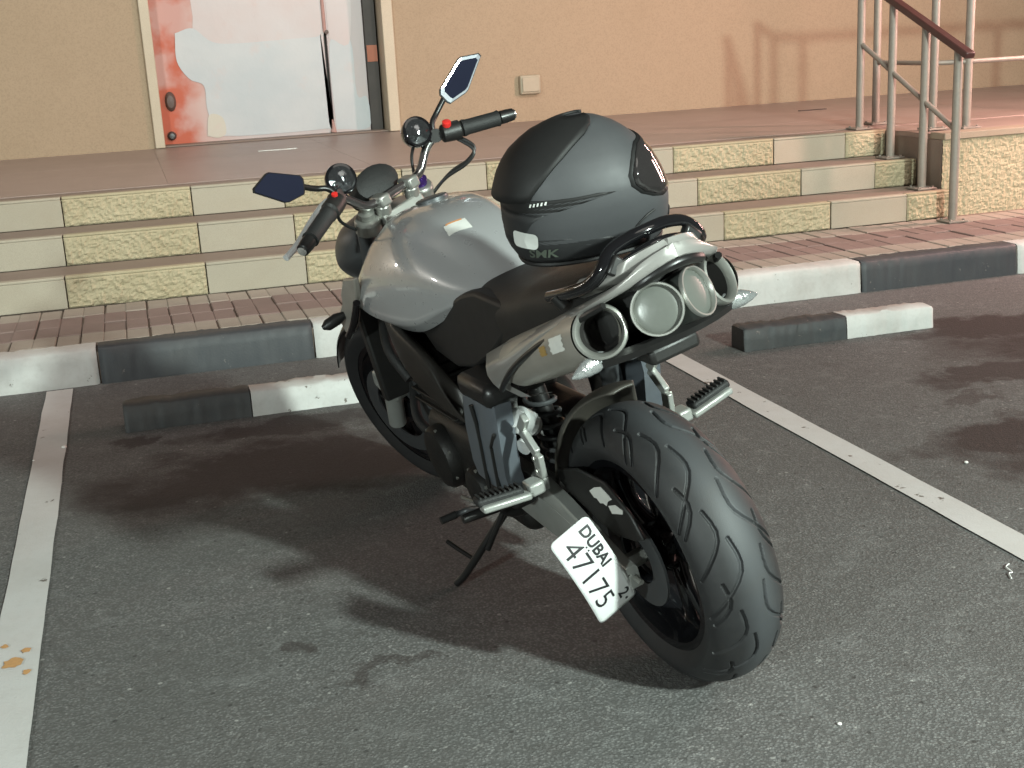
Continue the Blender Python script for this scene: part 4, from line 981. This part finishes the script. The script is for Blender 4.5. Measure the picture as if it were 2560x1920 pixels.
# --- tail: cowl, mufflers, lamps, grab rail
for s in (-1, 1):
    # side cowl as a swept panel; upper edge, lower edge and outward bulge
    U = [(.292, .166, .762), (.20, .166, .800), (.10, .163, .838), (.0, .158, .876), (-.09, .150, .913), (-.17, .138, .945), (-.235, .118, .973), (-.272, .090, .994), (-.292, .058, 1.016), (-.308, .022, 1.030), (-.312, 0.0, 1.032)]
    D = [(.215, .186, .700), (.155, .194, .742), (.095, .195, .785), (.030, .190, .825), (-.050, .178, .868), (-.130, .163, .905), (-.200, .143, .940), (-.255, .112, .966), (-.290, .068, .988), (-.312, .026, 1.006), (-.318, 0.0, 1.010)]
    U = smooth_path(U, 4); D = smooth_path(D, 4); rings = []
    for i, (u_, d_) in enumerate(zip(U, D)):
        hgt = (u_-d_).length; mid = (u_+d_)*.5 + Vector((0, .004+.12*hgt, 0)); inn = Vector((0, -.020, 0))
        ring = [u_+inn+Vector((0, 0, .003)), u_, u_.lerp(mid, .6)+Vector((0, .03*hgt, 0)), mid, d_.lerp(mid, .5)+Vector((0, .03*hgt, 0)), d_, d_+inn]
        if i == len(U)-1 or u_.y < .02: ring = [Vector((p.x, max(p.y, 0.0), p.z)) for p in ring]
        rings.append([Vector((p.x, s*p.y, p.z)) for p in ring])
    cw = loft('tail_cowl', rings, 'tail_silver_dim', bike, angle=50)
    tube('cowl_seam', [Vector((p.x, s*(p.y+.004), p.z-.006)) for p in D[2:28]], .0066, 'black_satin', cw, n=8)
    fr = [Vector((.286, .150, .762)), Vector((.262, .176, .735)), Vector((.225, .180, .704)), Vector((.17, .165, .688)), Vector((.13, .13, .694))]
    rings = [[Vector((p.x, s*p.y, p.z)) for p in fr], [Vector((p.x-.05, s*(p.y*.98), p.z+.012)) for p in fr]]
    loft('cowl_nose', rings, 'tail_silver_dim', cw, closed=False, cap=False)
    # top tail panel
    A_ = [(-.15, .112, .985), (-.20, .098, .998), (-.24, .072, 1.016), (-.272, .038, 1.032), (-.285, 0, 1.038)]
    B_ = [(-.15, .132, .958), (-.20, .120, .974), (-.246, .094, .994), (-.280, .050, 1.016), (-.296, 0, 1.028)]
    A_, B_ = smooth_path(A_, 4), smooth_path(B_, 4); rings = []
    for a_, b2 in zip(A_, B_):
        m_ = (a_+b2)*.5+Vector((0, .004, .006)); rings.append([Vector((p.x, s*p.y, p.z)) for p in (a_, m_, b2, b2+Vector((0, -.02, -.01)), a_+Vector((0, -.02, -.02)))])
    loft('tail_panel', rings, 'tail_silver_dim', bike, angle=60)
    # muffler
    ta, tb = Vector((.205, s*.142, .748)), Vector((-.215, s*.131, .901)); d = (tb-ta).normalized(); Lm = (tb-ta).length
    R_ = [(.012, 0), (.030, .005), (.046, .020), (.053, .05), (.0545, .12), (.0545, Lm-.12), (.0545, Lm-.05), (.050, Lm-.018)]
    mf = revolve('muffler', R_, ta, d, 'titan', bike, n=44, caps=False)
    rd = Vector((-.80, s*.50, .33)).normalized(); rc = tb
    revolve('muffler_ring', [(.0475, -.030), (.0500, -.012), (.0510, .000), (.0495, .006), (.045, .008), (.0405, .003), (.0385, -.006), (.0380, -.010)], rc, rd, 'steel', mf, n=48, caps=False)
    revolve('muffler_bore', [(.0380, -.009), (.036, -.05), (.030, -.055), (.026, -.07), (0, -.075)], rc, rd, 'bore', mf, n=36, caps=False)
    if s > 0:
        # label and heat stain on the canister side
        for nm, mt, (h0, h1, a0, a1) in (('muffler_label', 'label', (Lm-.112, Lm-.050, -.10, .45)), ('heat_mark', 'amber', (Lm-.165, Lm-.135, -.05, .30))):
            u_ = Vector((0, 1, 0)); u_ = (u_-d*u_.dot(d)).normalized(); w_ = d.cross(u_)
            if w_.z < 0: w_ = -w_
            v = []; f = []; nn = 8; hs = 5
            for i in range(hs+1):
                for j in range(nn+1):
                    a = a0+(a1-a0)*j/nn + .04*math.sin(i*3.1)*(j in (0, nn))
                    h = h0+(h1-h0)*i/hs + .004*math.sin(j*2.3)*(i in (0, hs))
                    v.append(ta+d*h+(u_*math.cos(a)+w_*math.sin(a))*.0553)
            for i in range(hs):
                for j in range(nn): k = i*(nn+1)+j; f.append((k, k+1, k+nn+2, k+nn+1))
            link(nm, v, f, mt, mf)
    # tail lamp
    lc = Vector((-.282, s*.0445, .922)); ld = Vector((-.80, s*.48, .33)).normalized()
    tl = revolve('tail_lamp', [(.036, -.13), (.043, -.09), (.047, -.03), (.0475, -.004)], lc, ld, 'lamp_tube', bike, n=44, caps=False)
    revolve('lamp_ring', [(.0478, -.006), (.0485, 0.0), (.0475, .003), (.0445, .003), (.0425, -.001), (.0425, -.008)], lc, ld, 'steel', tl, n=44, caps=False)
    revolve('lamp_lens', [(.0426, -.007), (.041, -.0062), (.0395, -.0052), (.030, -.003), (.015, -.0015), (0, -.001)], lc, ld, 'lens', tl, n=44, caps=False)
    # indicator
    ia, ib = Vector((-.205, s*.128, .850)), Vector((-.212, s*.205, .840)); d2 = (ib-ia).normalized()
    nrm = Vector((-1, 0, .1)); nrm = (nrm-d2*nrm.dot(d2)).normalized(); up_ = d2.cross(nrm)
    rings = []
    for t, wd, th_ in ((0, .010, .008), (.12, .016, .011), (.35, .0185, .013), (.6, .016, .012), (.85, .009, .008), (1.0, .002, .002)):
        rings.append([ia+d2*(t*.080)+up_*wd*math.cos(q)+nrm*th_*math.sin(q) for q in np.linspace(0, 2*PI, 16, endpoint=False)])
    il = loft('indicator', rings, 'clear_lens', bike)
    tube('indicator_stalk', [ia+Vector((.01, -s*.035, .0)), ia+d2*.004], .009, 'black_plastic', il, n=10)
# under-tail tub and lower tray
rings = []
for (x_, hw_, zt, zb) in ((.28, .12, .79, .68), (.16, .12, .83, .715), (.02, .115, .875, .77), (-.10, .108, .915, .815), (-.17, .102, .942, .845), (-.200, .070, .952, .868), (-.222, .045, .965, .890)):
    rings.append([(x_, hw_*a, (zt if c > 0 else zb)) for a, c in ((1, 1), (-1, 1), (-1, -1), (1, -1))])
loft('undertail', rings, 'black_plastic', bike, bevel=0.012, seg=3, smooth=True)
rings = []
for y in np.linspace(-.150, .150, 17):
    k = 1-(abs(y)/.15)**2
    x_ = -.205-.055*k; z_ = .842+.012*k
    rings.append([(x_+.03, y, z_-.004), (x_, y, z_+.012), (x_-.012, y, z_+.004), (x_-.006, y, z_-.010), (x_+.03, y, z_-.020)])
loft('lower_tray', rings, 'black_satin', bike, angle=35)
o = MB().box(-.235, -.10, -.055, .055, .800, .836).obj('plate_hanger', 'black_plastic', bike, bevel=0.010)
o = prism('tray_plate', [(-.245, .838), (-.10, .790), (-.08, .796), (-.225, .850)], -.10, .10, 'gunmetal', bike, bevel=0.004)
# rear lip under the tail point
rings = []
for y, x_, z_ in ((.080, -.282, .976), (.055, -.300, .988), (.02, -.316, 1.000), (-.02, -.316, 1.000), (-.055, -.300, .988), (-.080, -.282, .976)):
    rings.append([(x_, y, z_+.012), (x_-.006, y, z_), (x_+.008, y, z_-.018), (x_+.05, y, z_-.020), (x_+.05, y, z_+.004)])
loft('tail_lip', rings, 'black_satin', bike, sub=1)
# grab rail around the passenger seat
GP = [(-.06, .140, .945), (-.14, .138, .966), (-.198, .124, .984), (-.226, .106, 1.008), (-.228, .080, 1.036), (-.238, .040, 1.050), (-.243, 0.0, 1.053)]
GP = GP + [mir(p) for p in GP[-2::-1]]
gp = smooth_path(GP, 5); rings = []
v, f = tube_geo(gp, .0098, 14, flat=1.25); gr = link('grab_rail', v, f, 'black_gloss', bike)
lw = [(-.210, .112, .985), (-.236, .082, 1.004), (-.254, .042, 1.022), (-.262, 0, 1.030)]; lw = lw + [mir(p) for p in lw[-2::-1]]
tube('grab_crossbar', smooth_path(lw, 4), .0080, 'black_gloss', gr, n=12)
for s in (-1, 1):
    rings = [[(-.236+dx, s*y, z) for dx, y, z in ((-.010, .104, 1.006), (.010, .104, 1.006), (.010, .078, 1.034), (-.010, .078, 1.034))], [(-.240+dx, s*y, z) for dx, y, z in ((-.010, .090, .994), (.010, .090, .994), (.010, .062, 1.018), (-.010, .062, 1.018))]]
    loft('grab_gusset', rings, 'black_satin', gr, bevel=.005)
    tube('grab_strut', [(-.10, s*.146, .958), (-.11, s*.136, .935)], .013, 'black_satin', gr, n=12)

# --- number plate on its side bracket
pc = [Vector((-.045, .272, .473)), Vector((-.045, .191, .470)), Vector((-.045, .125, .258)), Vector((-.045, .221, .247))]  # tl,tr,br,bl in photo order
# reading direction runs down the plate, its top edge is on the right
O_ = pc[1]; ex = ((pc[2]-pc[1])+(pc[3]-pc[0]))*.5; W_ = ex.length; ex.normalize()
ey = (pc[1]-pc[0]); ey = ey-ex*ey.dot(ex); ey.normalize()
H_ = .100; ctr = (pc[0]+pc[1]+pc[2]+pc[3])*.25; en = ex.cross(ey)
if en.x > 0: en = -en
def pl(px, py, d=0.0):
    """px along reading direction from centre, py upward; plate bows gently about its short axis"""
    k = 2.6
    return ctr + ex*px + ey*py + en*(d + 0.014 - k*px*px*0.55) 
def plate_shape(hw_, hh_, r, n=5):
    P = []
    for cx, cy, a0 in ((hw_-r, hh_-r, 0), (-hw_+r, hh_-r, PI/2), (-hw_+r, -hh_+r, PI), (hw_-r, -hh_+r, 3*PI/2)):
        for i in range(n+1): a = a0+PI/2*i/n; P.append((cx+r*math.cos(a), cy+r*math.sin(a)))
    return P
def plate_grid(name, hw_, hh_, d, mat, parent, thick):
    nx_, ny_ = 28, 10; v = []; f = []; r = .012
    for j in range(ny_+1):
        for i in range(nx_+1):
            x_ = -hw_+2*hw_*i/nx_; y_ = -hh_+2*hh_*j/ny_
            ex_ = max(0, abs(x_)-(hw_-r)); ey_ = max(0, abs(y_)-(hh_-r)); q = math.hypot(ex_, ey_)
            if ex_ > 0 and ey_ > 0 and q > r: x_ = math.copysign(hw_-r+ex_*r/q, x_); y_ = math.copysign(hh_-r+ey_*r/q, y_)
            v.append(pl(x_, y_, d))
    for j in range(ny_):
        for i in range(nx_): k = j*(nx_+1)+i; f.append((k, k+1, k+nx_+2, k+nx_+1))
    o = link(name, v, f, mat, parent); md = o.modifiers.new('s', 'SOLIDIFY'); md.thickness = thick; md.offset = 0; return o
plate = plate_grid('number_plate', W_/2+.001, H_/2, 0, 'plate', bike, .003)
bdr = plate_shape(W_/2-.003, H_/2-.003, .010, 6); rim_in = plate_shape(W_/2-.0055, H_/2-.0055, .008, 6); n = len(bdr)
def dens(P, k=4):
    out = []
    for i in range(len(P)):
        a, b_ = P[i], P[(i+1) % len(P)]
        for t in range(k): out.append((a[0]+(b_[0]-a[0])*t/k, a[1]+(b_[1]-a[1])*t/k))
    return out
bd, ri = dens(bdr), dens(rim_in); n = len(bd)
link('plate_border', [pl(x_, y_, .0022) for x_, y_ in bd]+[pl(x_, y_, .0022) for x_, y_ in ri], [(i, (i+1) % n, n+(i+1) % n, n+i) for i in range(n)], 'plate_edge', plate, smooth=False)
def plate_text(s, size, x_, y_, xs=1.0, bold=.0, shear=0.0):
    v, f = text_geo(s, size, bold, xs, shear); link('plate_lettering', [pl(x_+a, y_+c, .0024) for a, c in v], f, 'ink', plate, smooth=False)
plate_text('47175', .065, -W_/2+.020, -.038, 1.06, -.0003)
plate_text('DUBAI', .034, -W_/2+.012, .016, .98, .0010)
plate_text('2', .036, W_/2-.040, .014, 1.0, .0008)
for (dx, dy, r) in ((W_/2-.013, .026, .0034), (-W_/2+.050, .010, .0022), (-W_/2+.058, .010, .0022)):
    k = 12; link('plate_dot', [pl(dx+r*math.cos(2*PI*i/k), dy+r*math.sin(2*PI*i/k), .0024) for i in range(k)], [tuple(range(k))], 'ink', plate, smooth=False)
# bracket from axle to plate
v, f = bar_geo((0, .150, RR), (-.028, .200, .352), .030, .006, (0, .3, 1)); link('plate_bracket', v, f, 'black_satin', bike, bevel=0.002)
o = MB().box(-.020, .0, .150, .228, .30, .335).obj('bracket_arm', 'black_satin', bike, bevel=0.004)

# ------------------------------------------------------------------ helmet on the passenger seat
hm = empty('helmet'); tag(hm, 'matte grey full face helmet with dark visor resting on the passenger seat', 'helmet')
Rb = Matrix.Translation((1.4773, -3.2604, 0.0035)) @ Matrix.Rotation(HEAD+PI/2, 4, 'Z') @ Matrix.Rotation(-LEAN, 4, 'X')
hx = Vector((-.22, -.96, -.10)).normalized()       # the way it faces
hz = Vector((-.12, .0, 1.0)); hz = (hz-hx*hz.dot(hx)).normalized(); hy = hz.cross(hx)
Hm = Matrix(((hx.x, hy.x, hz.x, -.040), (hx.y, hy.y, hz.y, -.009), (hx.z, hy.z, hz.z, 1.084), (0, 0, 0, 1)))
hm.matrix_world = Rb @ Hm
KP = 0.00088
back = [(-97, -168), (-75, -186), (-49, -196), (-6, -198), (30, -196), (60, -193), (92, -189), (123, -172), (159, -126), (180, -75), (189, -35)]
front = [(-97, 134), (-82, 150), (-65, 157), (-20, 162), (2, 162), (45, 152), (92, 132), (127, 106), (156, 74), (180, 30), (189, -5)]
half = [(-97, 94), (-75, 110), (-49, 122), (-6, 136), (30, 140), (60, 138), (92, 127), (123, 108), (156, 77), (180, 38), (189, 12)]
def interp(tab, u_):
    return float(np.interp(u_, [t[0] for t in tab], [t[1] for t in tab]))
def hsurf(u_, a, off=0.0):
    """point on the helmet at height u_ (px units) and angle a (0 = front, pi/2 = its left)"""
    fb, bk, hw_ = interp(front, u_), interp(back, u_), interp(half, u_)
    cx = (fb+bk)/2 + 8; ca, sa_ = math.cos(a), math.sin(a)
    rx = (fb-cx) if ca > 0 else (cx-bk); e = 0.86
    x_ = cx + rx*math.copysign(abs(ca)**e, ca); y_ = hw_*math.copysign(abs(sa_)**e, sa_)
    nrm = Vector((ca/max(rx, 1), sa_/max(hw_, 1), 0)); nrm = nrm.normalized()
    sl = max(0, (u_-20)/170); nrm = (nrm*(1-sl**2)+Vector((0, 0, sl))).normalized()
    return Vector((x_*KP, y_*KP, u_*KP)) + nrm*off
us = [-97, -90, -75, -60, -45, -30, -15, 0, 15, 30, 45, 60, 75, 90, 105, 120, 135, 148, 160, 170, 178, 184, 188, 189.5]
nA = 72; v = []; f = []
for u_ in us:
    for k in range(nA): v.append(hsurf(u_, 2*PI*k/nA))
top = len(v); v.append(Vector((-20*KP, 0, 191*KP)))
for i in range(len(us)-1):
    for k in range(nA): f.append((i*nA+k, i*nA+(k+1) % nA, (i+1)*nA+(k+1) % nA, (i+1)*nA+k))
for k in range(nA): f.append(((len(us)-1)*nA+k, (len(us)-1)*nA+(k+1) % nA, top))
shell = link('shell', v, f, 'helmet', hm, angle=180, sub=1)
def patch(name, mat, uv_poly_rows, off, parent=hm, thick=.003, sub=0, kick=0.0):
    """rows: list of (u_, a_start, a_end); builds a panel lying on the shell"""
    v = []; f = []; n = 20
    for (u_, a0, a1) in uv_poly_rows:
        for j in range(n+1):
            p_ = hsurf(u_, a0+(a1-a0)*j/n, off + kick*max(0, (95-u_)/40)*math.sin(PI*j/n)); p_.z -= kick*0.6*max(0, (80-u_)/24)*math.sin(PI*j/n); v.append(p_)
    for i in range(len(uv_poly_rows)-1):
        for j in range(n): k = i*(n+1)+j; f.append((k, k+1, k+n+2, k+n+1))
    o = link(name, v, f, mat, parent, angle=60); md = o.modifiers.new('s', 'SOLIDIFY'); md.thickness = thick; md.offset = -1
    if sub: md = o.modifiers.new('sub', 'SUBSURF'); md.levels = sub; md.render_levels = sub
    return o
# visible side is the helmet's right: angles run negative from the front
patch('visor', 'visor', [(14, -.66, .66), (22, -.86, .86), (36, -1.06, 1.06), (55, -1.16, 1.16), (75, -1.14, 1.14), (94, -1.02, 1.02), (110, -.84, .84), (121, -.62, .62)], .0035)
patch('visor_gasket', 'helmet_black', [(8, -.70, .70), (18, -.92, .92), (34, -1.12, 1.12), (55, -1.23, 1.23), (76, -1.21, 1.21), (97, -1.08, 1.08), (115, -.90, .90), (127, -.66, .66)], .0012)
patch('rear_spoiler', 'helmet_black', [(56, 2.46, 2*PI-2.46), (70, 2.38, 2*PI-2.38), (90, 2.24, 2*PI-2.24), (110, 2.10, 2*PI-2.10), (130, 1.93, 2*PI-1.93), (148, 1.76, 2*PI-1.76), (162, 1.56, 2*PI-1.56), (174, 1.30, 2*PI-1.30), (182, 1.0, 2*PI-1.0), (187, .7, 2*PI-.7)], .006, thick=.006, kick=.013)
patch('side_recess', 'helmet_black', [(26, -PI-.6, -2.30), (36, -PI-.6, -2.0), (46, -PI-.6, -1.72), (54, -PI-.6, -1.44), (59, -PI-.6, -1.60)], .0012)
patch('rear_lower_panel', 'helmet_dark', [(-44, -PI-.6, -2.78), (-25, -PI-.6, -2.70), (-8, -PI-.6, -2.55), (10, -PI-.6, -2.46), (28, -PI-.6, -2.26)], .0010)
patch('lower_panel', 'helmet_dark', [(-93, -PI-.8, -1.0), (-80, -PI-.8, -1.05), (-62, -PI-.8, -1.20), (-45, -PI-.8, -1.55), (-30, -PI-.8, -2.0), (-22, -PI-.8, -2.45)], .0010)
patch('chin_vent', 'helmet_black', [(-62, -.30, .30), (-52, -.42, .42), (-40, -.36, .36)], .0025)
P = [hsurf(u_, a, .0015) for u_, a in ((-12, -.95), (-18, -1.10), (-34, -1.24), (-60, -1.36), (-84, -1.50))]
tube('crease_line', smooth_path(P, 5), .0022, 'helmet_black', hm, n=6)
P = [hsurf(-95, a, .002) for a in np.linspace(0, 2*PI, 73)]
tube('edge_trim', P, .005, 'helmet_black', hm, n=8)
def on_helmet(name, pts2, faces, u0, a0, mat, off=.0022, rot=0.0):
    v = []
    for (x_, y_) in pts2:
        xr, yr = x_*math.cos(rot)-y_*math.sin(rot), x_*math.sin(rot)+y_*math.cos(rot)
        v.append(hsurf(u0+yr/KP, a0+xr/(150*KP), off))
    return link(name, v, faces, mat, hm, smooth=False)
sp = plate_shape(.031, .0165, .010, 5); sp = dens(sp, 3)
on_helmet('sticker', [(0, 0)]+sp, [(0, 1+i, 1+(i+1) % len(sp)) for i in range(len(sp))], -30, -2.62, 'white_decal', rot=-.08)
tv, tf = text_geo('SMK', .026, .0006, 1.25, .3); on_helmet('logo_lettering', tv, tf, -72, -2.62, 'logo')
for q in range(5):
    x_ = q*.0075; on_helmet('decal_stroke', [(x_, 0), (x_+.0035, 0), (x_+.006, .006), (x_+.0025, .006)], [(0, 1, 2, 3)], 46+q*1.2, -2.46, 'white_decal', .0045)
# padded lining closing the opening
patch_v = [hsurf(-92, 2*PI*k/36, -.012) for k in range(36)]; link('lining', patch_v + [Vector((0, 0, -.04))], [(k, (k+1) % 36, 36) for k in range(36)], 'seat', hm)
